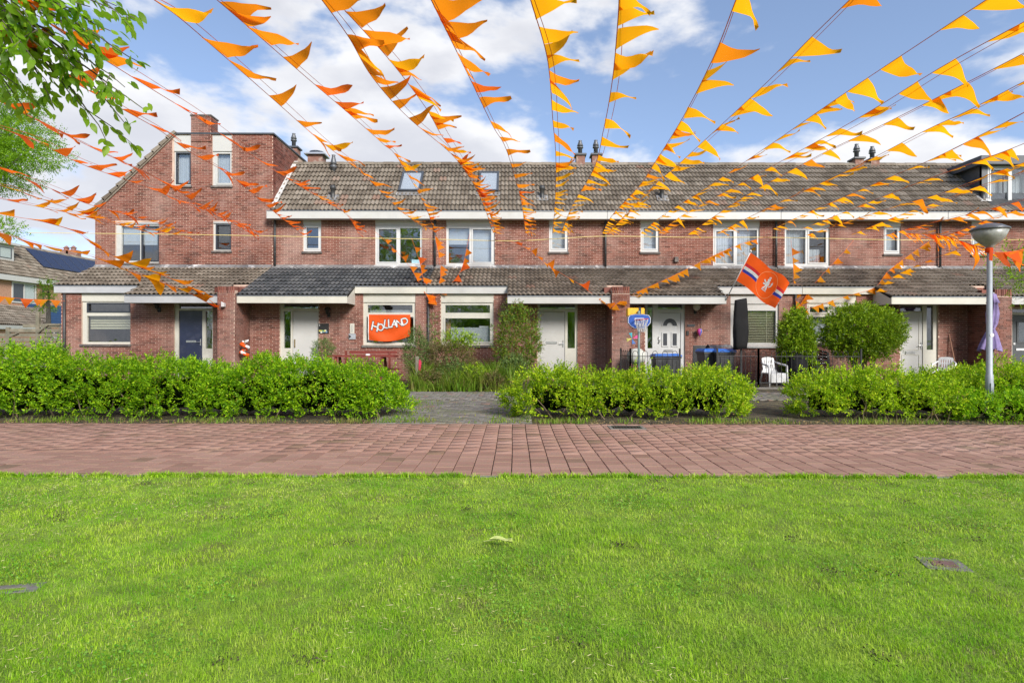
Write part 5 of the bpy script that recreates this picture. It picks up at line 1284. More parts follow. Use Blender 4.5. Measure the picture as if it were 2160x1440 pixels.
def garden_chair(label, x, y, rot, mat, z=0, group=None, solid=False, slots=True):
    t = thing('garden_chair', label, 'chair', (x, y, z), group); M = Matrix.Translation((x, y, z)) @ Matrix.Rotation(rot, 4, 'Z')   # faces -Y locally
    mb = MB(); mb.bbox(-.24, .24, -.25, .22, .40, .43, .012, M); mb.build('seat', mat, t)
    B = M @ Matrix.Translation((0, .22, .41)) @ Matrix.Rotation(math.radians(-14), 4, 'X')
    mb = MB(); vs = []
    holes = [(-.125+i*.058, -.105+i*.058, .14, .26) for i in range(5)]+[(-.125+i*.058, -.105+i*.058, .29, .39) for i in range(5)] if slots else []
    grid_boxes(mb, -.19, .19, 0, .43, holes, -.008, .014, B)
    top = [(-.19, .43), (-.17, .455), (-.1, .475), (0, .482), (.1, .475), (.17, .455), (.19, .43)]
    mb.prism([B @ Vector((a, -.008, b)) for a, b in top], B.to_3x3() @ Vector((0, .022, 0))); mb.build('backrest', mat, t)
    for s in (-1, 1):
        mb = MB(); mb.tube([M @ Vector((s*.2, .30, .74)), M @ Vector((s*.27, .12, .68)), M @ Vector((s*.285, -.12, .655)), M @ Vector((s*.28, -.22, .63))], [.022, .028, .03, .028], 8); mb.build('armrest', mat, t, True)
        mb = MB(); mb.tube([M @ Vector((s*.28, -.22, .63)), M @ Vector((s*.27, -.24, .40)), M @ Vector((s*.29, -.28, 0))], [.028, .03, .022], 8); mb.build('leg', mat, t, True)
        mb = MB(); mb.tube([M @ Vector((s*.21, .23, .5)), M @ Vector((s*.23, .24, .38)), M @ Vector((s*.28, .33, 0))], [.02, .028, .02], 8); mb.build('leg', mat, t, True)
    if solid: mb = MB(); mb.bbox(-.235, .235, -.262, -.24, .16, .40, .008, M); mb.build('apron', mat, t)
    return t
garden_chair('white plastic garden chair behind the hooped fence', wx(1632, 17.6), 17.6, .12, M_chairw, solid=True)
garden_chair('white plastic garden chair in front of the white panelled door', wx(1992, 18.3), 18.3, -.75, M_chairw)
M_blackp = plain('black_garden_plastic', (.02, .02, .022), .4)
for i in range(5): garden_chair('black garden chair, one of a stack behind the hooped fence', wx(1722, 18.2), 18.2+i*.02, .05, M_blackp, z=.09*i, group='stack of black garden chairs', slots=False)
# hose reel, bag
x, y = wx(1653, 18.6), 18.6; t = thing('hose_reel', 'black hose reel box with green hose ring', 'hose reel', (x, y, 0)); mb = MB(); mb.bbox(x-.2, x+.2, y-.15, y+.15, 0, wz(736, y), .03); mb.build('reel_box', M_bin, t); gm = plain('green_hose', (.01, .3, .2), .4)
mb = MB(); mb.tube([(x-.07+.07*math.cos(a), y-.165, wz(743, y)+.1*math.sin(a)) for a in np.linspace(0, 6.283, 17)], .013, 6); mb.build('hose_ring', gm, t, True); mb = MB(); mb.tube([(x+.1, y-.16, wz(737, y)), (x+.13, y-.17, wz(745, y)), (x+.14, y-.17, .6)], .012, 6); mb.build('hose_end', gm, t, True)
x, y = wx(1681, 18.0), 18.0; t = thing('covered_barbecue', 'round barbecue under a dark cover behind the hooped fence', 'barbecue', (x, y, 0)); mb = MB(); mb.lathe(x, y, [(.28, .35), (.29, .55), (.27, .75), (.2, .92), (.1, 1.0), (.01, 1.01)], 18); mb.build('cover', M_fabric_cover, t, True)
for k in range(3): a = k*2.09; mb = MB(); mb.tube([(x+.12*math.cos(a), y+.12*math.sin(a), .4), (x+.25*math.cos(a), y+.25*math.sin(a), 0)], .014, 6); mb.build('leg', M_black, t)
# hanging balloon ornament, name plate, doorbell, wind toy
x, z = wx(1474.5, YG-.16), wz(699, YG-.16); t = thing('hanging_ornament', 'multicoloured hot air balloon ornament hanging beside the arched-glass door', 'ornament', (x, YG, z)); mb = MB(); mb.tube([(x+.02, YG-.01, z+.42), (x+.05, YG-.08, z+.44), (x+.07, YG-.16, z+.30), (x+.04, YG-.16, z+.1)], .008, 6); mb.build('hook', M_black, t)
cols = [(.5, .03, .08), (.45, .05, .3), (.1, .12, .4), (.6, .3, .05)]
for k in range(8):
    n = 3; vs = []; fs = []; pr = [(.004, -.16), (.05, -.1), (.10, 0), (.09, .07), (.05, .1), (.004, .11)]
    for i in range(n+1):
        a = 2*math.pi*(k+i/n)/8
        for r, zz in pr: vs.append((x+.02+r*math.cos(a), YG-.16+r*math.sin(a), z+zz))
    for i in range(n):
        for j in range(5): fs.append((i*6+j, (i+1)*6+j, (i+1)*6+j+1, i*6+j+1))
    mb = MB(); mb.add(vs, fs); mb.build('balloon_gore', plain('balloon_%d' % (k % 4), cols[k % 4], .4), t, True)
mb = MB(); mb.bbox(x-.0, x+.04, YG-.18, YG-.14, z-.22, z-.18, .006); mb.build('basket', M_oldwood, t)
q = R(1449.5, 1465, 683.5, 688, YG); mb = MB(); mb.bbox(q[0], q[1], YG-.03, YG-.012, q[2], q[3], .004); o = mb.build('name_plate', M_slate); tag(o, 'dark name plate on the wall beside the arched-glass door', 'sign')
q = R(1447.5, 1452.5, 697, 706.5, YG); mb = MB(); mb.bbox(q[0], q[1], YG-.04, YG-.012, q[2], q[3], .006); o = mb.build('doorbell', M_black); tag(o, 'black doorbell beside the arched-glass door', 'doorbell')
x, y = wx(1333, 18.0), 18.0; t = thing('wind_toy', 'small pink and turquoise garden windmill on a stick', 'windmill', (x, y, 0)); mb = MB(); mb.tube([(x, y, 0), (x, y, wz(705, y))], .008, 6); mb.build('stick', M_black, t)
for i, c in enumerate(((.7, .1, .3), (.05, .4, .5), (.6, .55, .1), (.1, .2, .5))):
    a = i*1.571+.5; zc_ = wz(713, y); mb = MB(); mb.prism([(x, y-.02, zc_), (x+.17*math.cos(a-.5), y-.03, zc_+.17*math.sin(a-.5)), (x+.19*math.cos(a+.1), y-.05, zc_+.19*math.sin(a+.1))], (0, .008, 0)); mb.build('blade', plain('toy_%d' % i, c, .5), t)
x, y = wx(1342, 18.6), 18.6; t = thing('kettle_grill', 'pale round kettle grill behind the basketball pole', 'grill', (x, y, 0)); mb = MB(); mb.lathe(x, y, [(.08, .62), (.26, .72), (.3, .86), (.27, 1.0), (.16, 1.1), (.02, 1.13)], 18); mb.build('kettle', plain('pale_cover', (.45, .46, .42), .6), t, True)
for k in range(3): a = k*2.09+.4; mb = MB(); mb.tube([(x+.1*math.cos(a), y+.1*math.sin(a), .68), (x+.26*math.cos(a), y+.26*math.sin(a), 0)], .014, 6); mb.build('leg', M_black, t)

# H4 bushes and broom
shrub('clipped_bush', 'upright dense green bush between the blinds window and the big round bush', (wx(1680, 18.3), 18.3, 1.28), (.47, .45, .95), M_bush, 3000, .07, .5, 61, cat='bush', stems=6)
shrub('clipped_bush', 'big round clipped bush on bare stems in front of the curtained window', (wx(1820, 18.2), 18.2, 1.62), (1.16, .75, .78), M_bush, 5200, .07, .5, 62, cat='bush', stems=12, stemr=.03)
x = wx(2012, YG-.2); t = thing('broom', 'wooden broom handle leaning on the wall behind the white chair', 'broom', (x, YG-.3, 0)); mb = MB(); mb.tube([(x+.06, YG-.35, .05), (x-.03, YG-.03, wz(704, YG))], .014, 6); mb.build('handle', plain('broom_wood', (.38, .2, .13), .6), t); mb = MB(); mb.box(x-.1, x+.22, YG-.38, YG-.31, 0, .09); mb.build('brush', M_twig, t)

# ------------------------------------------------------------------ street lamp
YL = 10.55; x = wx(2087, YL); t = thing('street_lamp', 'grey street lamp post with wide saucer-shaped head', 'street lamp', (x, YL, 0)); zt = wz(520, YL)
mb = MB(); mb.lathe(x, YL, [(.062, -.02), (.060, .75), (.049, .78), (.041, zt-.15), (.037, zt+.02)], 18); mb.build('post', M_galv, t, True)
mb = MB(); mb.box(x-.025, x+.025, YL-.071, YL-.055, .35, .62); mb.build('service_hatch', M_galv, t)
mb = MB(); z = wz(705, YL); mb.tube([(x+.012, YL-.040, z), (x+.012, YL-.048, z)], .035, 16); mb.build('sticker', M_wcloth, t)
zs_, zr_ = wz(517, YL), wz(484, YL); R_ = .285
mb = MB(); mb.lathe(x, YL, [(.045, zt-.03), (.06, zs_-.01), (.13, zs_+.04), (.225, zs_+.14), (R_-.01, zr_-.01)], 28); mb.build('diffuser', plain('lamp_diffuser', (.27, .275, .26), .35, dirt=(.17, .17, .155), dscale=6), t, True)
mb = MB(); mb.lathe(x, YL, [(R_-.012, zr_-.011), (R_+.012, zr_), (R_+.01, zr_+.02), (.18, zr_+.085), (.06, zr_+.12), (.01, zr_+.125)], 28); mb.build('hood', plain('lamp_hood', (.11, .115, .13), .35, metal=.3), t, True)
mb = MB(); z = wz(524, YL); mb.tube([(x-.01, YL, z-.06), (x-.01, YL, z+.02)], .06, 12)
mb.prism([(x-.06, YL-.08, z), (x+.0, YL-.085, z), (x-.03, YL-.10, z-.22), (x-.075, YL-.09, z-.2)], (0, .006, 0)); mb.build('tied_cloth', M_flag[0], t)

# ------------------------------------------------------------------ side street house, fence, backdrop greenery
XS = -34.5
hs_ = thing('side_street_house', 'brick house in the side street with solar panels and white dormer', 'house', (XS, 46, 0))
def sy(px, X=XS): return X*F/(px-CX)
mb = MB(); mb.box(XS-9, XS, 30, 62, 0, 5.7); mb.prism([(XS, 30, 5.7), (XS-2.6, 30, 8.3), (XS-9, 30, 5.7)], (0, .2, 0)); wl = mb.build('wall', M_lightbrick, hs_)
EV = (XS+.3, 5.80)
rs = MB(); rs.prism([(EV[0], 29.5, EV[1]), (EV[0], 62.3, EV[1]), (EV[0]-2.65, 62.3, EV[1]+2.65), (EV[0]-2.65, 29.5, EV[1]+2.65)], (-.05, 0, -.05)); rs.prism([(EV[0]-2.65, 29.5, EV[1]+2.65), (EV[0]-2.65, 62.3, EV[1]+2.65), (XS-9.3, 62.3, 5.6), (XS-9.3, 29.5, 5.6)], (0, 0, -.08))
rf = rs.build('roof', M_tile, hs_)
ms = []
u = Vector((-1, 0, 1)).normalized(); nrm = Vector((1, 0, 1)).normalized()
for j in range(11):
    for i in range(104):
        p = Vector((EV[0], 31+i*.30, EV[1]))+u*(j*.34)+nrm*.012
        ms.append(Matrix.Translation(p) @ Matrix(((0, u.x, nrm.x, 0), (1, 0, 0, 0), (0, u.z, nrm.z, 0), (0, 0, 0, 1))) @ Matrix.Diagonal((.30, .34, 1.1, 1)))
field('roof_tile_field', TV, TF, ms, M_tile, rf)
mb = MB(); mb.box(XS+.02, XS+.34, 29.6, 62.2, 5.42, 5.78); mb.build('fascia', M_white, hs_)
mb = MB(); mb.prism([(EV[0]-.9, 44.9, EV[1]+1.02), (EV[0]-2.3, 44.9, EV[1]+2.42), (EV[0]-2.3, 55, EV[1]+2.42), (EV[0]-.9, 55, EV[1]+1.02)], (.03, 0, .03)); sp_ = mb.build('solar_array', M_solar, hs_)
mb = MB()
for i in range(1, 10): yy = 44.9+i*1.01; mb.prism([(EV[0]-.86, yy, EV[1]+1.06), (EV[0]-2.26, yy, EV[1]+2.46), (EV[0]-2.26, yy+.02, EV[1]+2.46), (EV[0]-.86, yy+.02, EV[1]+1.06)], (.006, 0, .006))
mb.build('panel_seam', M_slate, sp_)
def sx_window(px0, px1, z0, z1, X=XS, mat=M_white, bl=True):
    y0, y1 = sy(px0, X), sy(px1, X); mb = MB(); t_ = MB(); mid = (y0+y1)/2
    grid_boxes(t_, y0, y1, z0, z1, [(y0+.1, mid-.05, z0+.1, z1-.1), (mid+.05, y1-.1, z0+.1, z1-.1)], -.05, .06); mb.add([(X-yy, xx, z) for (xx, yy, z) in t_.v], t_.f); w = mb.build('window', mat, hs_)
    g = MB(); g.box(X+.005, X+.012, y0+.09, y1-.09, z0+.09, z1-.09); g.build('pane', plain('far_glass', (.045, .055, .065), .06), w)
    if bl: c = MB(); c.box(X+.013, X+.018, mid+.1, y1-.15, z0+.12, z1-.12); c.build('net_curtain', plain('far_curtain', (.35, .40, .40), .8), w)
z1_ = wz(598, 42.3)
sx_window(24, 75, z1_-1.45, z1_)
for a, b in ((47, 75), (98, 128)):
    mb = MB(); mb.box(XS+.01, XS+.06, sy(a), sy(b), wz(690, 44), wz(644, 44)); bp = mb.build('blue_panel', M_bluepanel, hs_)
    for i in range(8): mb = MB(); zz = wz(690, 44)+i*.2; mb.box(XS+.061, XS+.075, sy(a), sy(b), zz+.01, zz+.17); mb.build('board', M_bluepanel, bp)
for a, b, z0, z1 in ((24, 75, 2.3, 3.4), (98, 128, 2.0, 2.5)): sx_window(a, b, z0-.5, z1-.4, bl=False)
mb = MB(); mb.tube([(XS+.1, sy(88), .5), (XS+.1, sy(88), 5.45)], .06, 8); mb.build('downpipe', M_pipe, hs_)
# dormer
xd = EV[0]-1.05; y0, y1 = sy(-45, xd), sy(29, xd); zb_, zt_ = EV[1]+1.05, wz(517, sy(10, xd))
mb = MB(); mb.box(xd-1.6, xd, y0, y1, zb_, zt_); d_ = mb.build('dormer', M_white, hs_); mb = MB(); mb.box(xd-1.8, xd+.25, y0-.2, y1+.25, zt_+.002, zt_+.16); mb.build('dormer_roof', M_white, d_)
mb = MB(); mb.box(xd+.005, xd+.02, y1-1.25, y1-.2, zb_+.2, zt_-.2); mb.build('pane', plain('far_glass', (.045, .055, .065), .06), d_); mb = MB(); mb.box(xd+.021, xd+.026, y1-1.15, y1-.3, zb_+.25, zt_-.25); mb.build('net_curtain', plain('far_curtain', (.35, .40, .40), .8), d_)
# porch roof of that house
mb = MB(); mb.prism([(XS, 33, 3.75), (XS, sy(98), 3.75), (-31.9, sy(98, -31.9), 2.32), (-31.9, 31, 2.32)], (0, 0, -.08)); pr_ = mb.build('porch_roof', M_tile, hs_)
ms = []; u = Vector((2.6, 0, -1.43)).normalized()*-1; nrm = Vector((1.43, 0, 2.6)).normalized()
for j in range(8):
    for i in range(37):
        p = Vector((-31.9, 31.2+i*.30, 2.34))+u*(j*.36)+nrm*.012
        if p.y < sy(98, p.x)-.2: ms.append(Matrix.Translation(p) @ Matrix(((0, u.x, nrm.x, 0), (1, 0, 0, 0), (0, u.z, nrm.z, 0), (0, 0, 0, 1))) @ Matrix.Diagonal((.30, .36, 1.1, 1)))
field('roof_tile_field', TV, TF, ms, M_tile, pr_)
mb = MB(); mb.box(-31.95, -31.85, 31, sy(96, -31.9), 2.05, 2.29); mb.box(-34.4, -32, 31.2, 41, 0, 2.04); mb.build('porch_wall', M_lightbrick, hs_)
mb = MB(); mb.box(-31.84, -31.80, 31, sy(96, -31.8), 2.05, 2.29); mb.build('porch_fascia', M_white, hs_)
for px, w in ((155, .45), (140, .35)):
    Yc = 52.; xx = wx(px, Yc); mb = MB(); mb.box(xx-w, xx+w, Yc-.3, Yc+.3, 7.2, wz(530, Yc)); mb.lathe(xx, Yc, [(.18, wz(530, Yc)), (.18, wz(526, Yc)), (.26, wz(525, Yc)), (.05, wz(520, Yc))], 10); mb.build('chimney', M_brickblk, hs_)

# slatted fence left of the end house
YW = 21.6; t = thing('wooden_fence', 'weathered wooden slat fence with angled top beside the end house', 'fence', (wx(70, YW), YW, 0))
for px, py in ((17, 692), (80, 659), (129, 690)):
    x = wx(px, YW); mb = MB(); mb.bbox(x-.06, x+.06, YW-.05, YW+.07, -.02, wz(py, YW), .012); mb.build('post', M_oldwood, t)
xa, xm, xb = wx(-120, YW), wx(80, YW), wx(129, YW); z = .15
while z < wz(688, YW):
    mb = MB(); w = random.uniform(-.01, .01); xs = xa if z < wz(705, YW) else max(xa, xm-(wz(688, YW)-z)*3.0-.3)
    mb.box(xs, xm-.06, YW-.02+w, YW+.01+w, z, z+.118); mb.build('slat', M_oldwood, t); mb = MB(); mb.box(xm+.06, xb-.06, YW-.02-w, YW+.01-w, z, z+.118); mb.build('slat', M_oldwood, t); z += .165
mb = MB(); mb.tube([(wx(80, YW)+.05, YW-.06, wz(703, YW)), (wx(104, YW), YW-.06, wz(686, YW))], .035, 6); mb.tube([(wx(24, YW), YW-.06, wz(712, YW)), (wx(42, YW), YW-.06, wz(703, YW))], .035, 6); mb.build('brace', M_oldwood, t)
mb = MB(); mb.box(xm+.3, xb, YW-.05, YW+.05, wz(688, YW), wz(684, YW)); mb.build('top_rail', M_oldwood, t)

def tree(name, label, base, height, trunk_r, blobs, mat, n, ll, lw, seed, k=7, sl=(.15, .35), group=None, droop=.0, limbs=True, cat='tree'):
    """blobs: list of (center, radii)"""
    t = thing(name, label, cat, base, group); rng = np.random.default_rng(seed); b = Vector(base)
    mb = MB(); mb.tube([b+Vector((0, 0, -.05)), b+Vector((.05, .03, height*.3)), b+Vector((.02, .08, height*.62))], [trunk_r*1.2, trunk_r, trunk_r*.6], 10); mb.build('trunk', M_bark, t, True)
    tot = sum(r[0]*r[1]*r[2] for _, r in blobs); Vs, Ts = [], []; off = 0
    lm = MB()
    for (c, r) in blobs:
        m = int(n*(r[0]*r[1]*r[2])/tot); d = unit(rng.normal(size=(m, 3))); rad = rng.random(m)**.45
        cl = vlump(d[:, 0]*3, d[:, 1]*3, d[:, 2]*3, 2.4, seed+c[0]); keep = rng.random(m) < np.clip(.55+.7*cl, .06, 1)
        d, rad = d[keep], rad[keep]*(1+.22*cl[keep]); O = np.array(c)+d*np.array(r)*rad[:, None]
        D = d+rng.normal(scale=.5, size=d.shape); D[:, 2] -= droop
        V, T = sprigs(O, D, k, rng.uniform(*sl, len(O)), ll, lw, rng); Vs.append(V); Ts.append(T+off); off += len(V)
        if limbs:
            p0 = b+Vector((.03, .06, height*rng.uniform(.35, .6))); e = Vector(c); lm.tube([p0, (p0+e)/2+Vector((0, 0, .25)), e], [trunk_r*.45, trunk_r*.3, trunk_r*.12], 6)
            for q in range(4):
                dd = Vector(unit(rng.normal(size=3))); lm.tube([p0.lerp(e, .7), e+Vector((dd.x*r[0], dd.y*r[1], dd.z*r[2]))*.75], [trunk_r*.15, trunk_r*.03], 5)
    np_mesh('crown', np.concatenate(Vs), np.concatenate(Ts), mat, t)
    if len(lm.v): lm.build('limb', M_bark, t)
    return t
# feathery tree far left
Yt = 25.; tree('locust_tree', 'feathery light green tree in front of the side street house', (wx(-130, Yt), Yt, 0), 9, .18,
     [((wx(-30, Yt), Yt, wz(215, Yt)), (2.1, 1.5, .75)), ((wx(20, Yt), Yt, wz(285, Yt)), (1.8, 1.4, .55)), ((wx(55, Yt), Yt-.3, wz(335, Yt)), (1.9, 1.2, .5)), ((wx(-20, Yt), Yt, wz(380, Yt)), (1.9, 1.2, .42)), ((wx(-70, Yt), Yt, wz(320, Yt)), (1.8, 1.5, 1.2)), ((wx(0, Yt), Yt-.2, wz(485, Yt)), (.95, .8, .35))], M_locust, 13000, .10, .42, 71, sl=(.18, .4))
# feathery tree at the right edge
Yt = 14.; tree('locust_tree', 'feathery green tree at the end of the row beyond the street lamp', (wx(2310, Yt), Yt, 0), 5.2, .09,
     [((wx(2135, Yt), Yt, wz(540, Yt)), (.62, .5, .22)), ((wx(2150, Yt), Yt, wz(590, Yt)), (.50, .5, .20)), ((wx(2160, Yt), Yt, wz(628, Yt)), (.42, .4, .13)), ((wx(2230, Yt), Yt, wz(560, Yt)), (.8, .7, .6)), ((wx(2320, Yt), Yt, wz(470, Yt)), (1.1, .9, .8))], M_locust, 2600, .065, .40, 73, sl=(.12, .3))
# garden tree behind the houses seen past the end house
tree('garden_tree', 'dark green tree showing between the end house and the side street house', (-26, 33.5, 0), 5.5, .15, [((-25.9, 33.5, 4.2), (.45, .5, .5)), ((-26.3, 33.8, 3.4), (.4, .5, .5))], M_bush, 500, .09, .5, 75)
# park tree behind the viewer, mirrored in the bedroom windows
tree('park_tree', 'broad leafy park tree across the lawn mirrored in the bedroom windows', (-11, -12, 0), 11, .28, [((-11, -12, 8.6), (3.6, 3, 2.6)), ((-7.2, -12, 8.4), (2.4, 2, 1.6)), ((-14, -12, 8.), (2.6, 2, 2.)), ((-10, -12, 11), (2.2, 2, 1.2))], M_treeleaf, 3000, .22, .5, 77, sl=(.3, .6))

for i, (x_, y_, h_, r_) in enumerate(((-24, -17, 9, 4.2), (-17, -20, 8, 3.6), (-3, -19, 7, 3.4), (4, -21, 8, 3.8), (11, -18, 9, 4.0), (18, -20, 8, 3.8), (25, -17, 9, 4.2))):
    tree('park_tree', ('broad', 'wide', 'low round', 'round', 'tall', 'full', 'spreading')[i]+' leafy park tree, %s in the row across the lawn' % ('first', 'second', 'third', 'fourth', 'fifth', 'sixth', 'seventh')[i], (x_, y_, 0), h_, .24, [((x_, y_, h_*.55), (r_, r_*.8, h_*.36)), ((x_+1.5, y_, h_*.3), (r_*.8, r_*.7, h_*.22)), ((x_-1.8, y_+.5, h_*.3), (r_*.8, r_*.7, h_*.22))], M_treeleaf, 2600, .26, .55, 200+i, sl=(.4, .8), limbs=False, group='park trees behind the viewer')
# overhanging tree near the viewer, branches entering at the upper left
base = Vector((-6.3, 3.4, 0)); t = thing('overhanging_tree', 'tree with long drooping leaves whose branches hang over the lawn', 'tree', tuple(base)); rng = np.random.default_rng(91)
mb = MB(); hub = Vector((-5.6, 4.0, 4.6)); mb.tube([base+Vector((0, 0, -.05)), base+Vector((.05, .1, 2.)), base+Vector((.3, .3, 3.6)), hub], [.20, .16, .13, .10], 12); mb.build('trunk', M_bark, t, True)
hub2 = W(-60, -60, 4.9)
tips = [(292, 45, 5.2), (300, 140, 5.3), (262, 262, 5.4), (312, 238, 5.3), (228, 300, 5.4), (262, 185, 5.2), (130, 70, 4.8), (190, 20, 4.8), (70, 150, 5.0), (110, 232, 5.2), (60, 40, 4.6), (205, 105, 5.0), (30, 95, 4.7), (160, 165, 5.1), (235, 70, 5.0), (110, 5, 4.7), (245, 15, 5.0), (20, 200, 5.2), (175, 235, 5.3), (60, 250, 5.4), (0, 150, 5.0), (150, 120, 4.9), (95, 110, 4.9), (40, 5, 4.6)]
LP, LD, LL = [], [], []; br = MB()
br.tube([hub, (hub+hub2)/2+Vector((0, 0, .2)), hub2], [.09, .07, .05], 8)
for i, (px, py, Y) in enumerate(tips):
    e = W(px, py, Y); st = W(-60+px*.25+rng.uniform(-30, 30), -40+py*.35+rng.uniform(-25, 10), (Y+4.9)/2)
    mid = (st+e)/2+Vector((rng.uniform(-.08, .08), rng.uniform(-.1, .1), .05+rng.uniform(0, .10)))
    pts_ = []
    for q in np.linspace(0, 1, 9): a = st.lerp(mid, q); b_ = mid.lerp(e, q); pts_.append(a.lerp(b_, q)+Vector((rng.uniform(-.012, .012), rng.uniform(-.02, .02), rng.uniform(-.012, .012))))
    br.tube([hub2, st], [.035, .014], 6); br.tube(pts_, [.013-.0012*j for j in range(9)], 5)
    for q in np.linspace(.3, 1, 8):
        p = pts_[min(8, int(q*8))]; fwd = (pts_[8]-pts_[0]).normalized()
        for s in range(3):
            d = fwd*rng.uniform(.2, 1.)+Vector((rng.uniform(-.5, .7), rng.uniform(-.8, .8), rng.uniform(-1.0, .25))); LP.append(p+Vector(rng.normal(size=3)*.03)); LD.append(d); LL.append(rng.uniform(.075, .125))
    # side twig
    for _ in range(2):
        j = rng.integers(3, 8); d = Vector((rng.uniform(-.1, .35), rng.uniform(-.3, .3), rng.uniform(-.35, .12))); tw = [pts_[j], pts_[j]+d*.5, pts_[j]+d+Vector((0, 0, -.04))]; br.tube(tw, [.006, .004, .002], 4)
        for s in range(9): q = .35+.65*s/8; LP.append(tw[0].lerp(tw[2], q)); LD.append(d.normalized()*.8+Vector((rng.uniform(-.6, .6), rng.uniform(-.7, .7), rng.uniform(-.9, .2)))); LL.append(rng.uniform(.07, .12))
br.build('branch', M_bark, t)
def big_leaves(P, D, LLn, mat, parent):
    P = np.array([tuple(p) for p in P]); D = unit(np.array([tuple(d) for d in D])); n = len(P); Ln = np.array(LLn)[:, None]; r = rng.normal(size=(n, 3)); r[:, 2] += 1.4; S = unit(np.cross(D, r)); Nn = unit(np.cross(S, D))
    V = np.empty((n, 8, 3)); Wd = Ln*.50; prof = [(.0, 0), (.25, .42), (.55, .48), (.82, .24), (1.0, 0)]
    V[:, 0] = P; V[:, 7] = P+D*Ln*1.0-Nn*Ln*.22
    for i, (tq, w) in enumerate(prof[1:4]):
        c = P+D*Ln*tq-Nn*Ln*.22*tq*tq; V[:, 1+2*i] = c+S*Wd*w+Nn*Wd*.12; V[:, 2+2*i] = c-S*Wd*w+Nn*Wd*.12
    b = np.arange(n)[:, None]*8; T = np.concatenate([b+np.array([q]) for q in ([0, 1, 2], [1, 3, 4], [1, 4, 2], [3, 5, 6], [3, 6, 4], [5, 7, 6])], 1).reshape(-1, 3)
    return np_mesh('crown', V.reshape(-1, 3), T, mat, parent)
big_leaves(LP, LD, LL, M_treeleaf, t)

# ------------------------------------------------------------------ bunting
def flag_variant(seed):
    rng = random.Random(seed); H, L_ = .52, .46; nv = 7; vs = []; fs = []
    a1, a2, p1, p2, cb = rng.uniform(.006, .05), rng.uniform(.003, .02), rng.uniform(0, 6), rng.uniform(0, 6), rng.choice((-1, 1))*rng.uniform(.06, .75); tipu = rng.uniform(.25, .75)
    for i in range(nv+1):
        v = i/nv; c = .5*(1-v)+tipu*v; hw = .5*(1-v)+.012
        ang = cb*v; y = L_*(math.sin(ang)/cb if abs(cb) > .05 else v); z = L_*((1-math.cos(ang))/cb if abs(cb) > .05 else 0)
        for s in (-1, 0, 1):
            u = (c+s*hw)*H-H/2; vs.append((u, y, z+a1*math.sin(5*v+p1+s*.8)*v+a2*math.sin(10*v+p2-s)*v+.012*s*s*v))
    for i in range(nv):
        for s in range(2): fs.append((i*3+s, i*3+s+1, (i+1)*3+s+1, (i+1)*3+s))
    return vs, fs
FLAGS = []
for m in range(3):
    row = []
    for sd in range(9):
        vs, fs = flag_variant(sd*13+m); me = bpy.data.meshes.new('bunting_flag'); me.from_pydata(vs, [], fs); me.update()
        for p in me.polygons: p.use_smooth = True
        me.materials.append(M_flag[m]); row.append(me)
    FLAGS.append(row)
def catmull(P, n=14):
    out = []; P = [P[0]*2-P[1]]+P+[P[-1]*2-P[-2]]
    for i in range(1, len(P)-2):
        for j in range(n):
            t = j/n; a, b, c, d = P[i-1:i+3]; out.append(.5*((2*b)+(c-a)*t+(2*a-5*b+4*c-d)*t*t+(3*b-a-3*c+d)*t*t*t))
    out.append(P[-2]); return out
WIND = Vector((1.0, -.10, .02))
def bunting(label, wp, Yf, Yn, col, spacing=.95, group=None, extra=.35, hang=0.0, twin=True, scale=1.0, seed=0, start=.25):
    """wp: photo points from the far end to the near end; depth follows a straight line in space (1/Y linear)"""
    rng = random.Random(seed+int(wp[0][0])*7+int(wp[-1][1]))
    ds = [0]
    for a, b in zip(wp, wp[1:]): ds.append(ds[-1]+math.hypot(b[0]-a[0], b[1]-a[1]))
    P = [W(p[0], p[1], 1/((1-d/ds[-1])/Yf+(d/ds[-1])/Yn)) for p, d in zip(wp, ds)]
    C = catmull(P); t = thing('bunting_string', label, 'bunting', tuple(C[0]), group)
    mb = MB(); mb.tube(C, .0045, 4, False); mb.build('cord', M_cord, t)
    if twin:
        o = Vector((rng.uniform(.03, .07), 0, rng.uniform(-.03, .05))); mb = MB(); m = len(C); mb.tube([p+o*math.sin(math.pi*i/(m-1))*1.3 for i, p in enumerate(C)], .0032, 4, False); mb.build('cord', M_cord, t)
    acc = [0]
    for a, b in zip(C, C[1:]): acc.append(acc[-1]+(b-a).length)
    s = start; i = 0
    while s < acc[-1]-.15:
        for e in range(2 if rng.random() < extra else 1):
            q = s+(rng.uniform(.08, .30) if e else 0)
            while i < len(acc)-2 and acc[i+1] < q: i += 1
            p = C[i].lerp(C[i+1], min(1, (q-acc[i])/max(1e-6, acc[i+1]-acc[i]))); tg = (C[i+1]-C[i]).normalized()
            hg = hang+rng.uniform(-.15, .25)
            fl = WIND+Vector((rng.uniform(-.3, .2), rng.uniform(-.35, .25), rng.uniform(-.55, .42))); fl = fl.normalized()*(1-max(0, hg))+Vector((0, 0, -1))*max(0, hg)*1.3
            d = fl-tg*(fl.dot(tg)*.72); d = d.normalized() if d.length > .1 else Vector((0, 0, -1)); n = tg.cross(d).normalized()
            if rng.random() < .5: n = -n
            sc = scale*rng.uniform(.75, 1.15)
            M = Matrix(((tg.x, d.x, n.x, p.x), (tg.y, d.y, n.y, p.y), (tg.z, d.z, n.z, p.z), (0, 0, 0, 1))) @ Matrix.Scale(sc, 4)
            c = col if rng.random() < .8 else max(0, min(2, col+rng.choice((-1, 1))))
            o = bpy.data.objects.new('bunting_flag', FLAGS[c][rng.randrange(9)]); COL.objects.link(o); o.parent = t; o.matrix_parent_inverse = Matrix.Translation(-Vector(t.location)); o.matrix_basis = M
        s += spacing*rng.uniform(.6, 1.4)
    return t
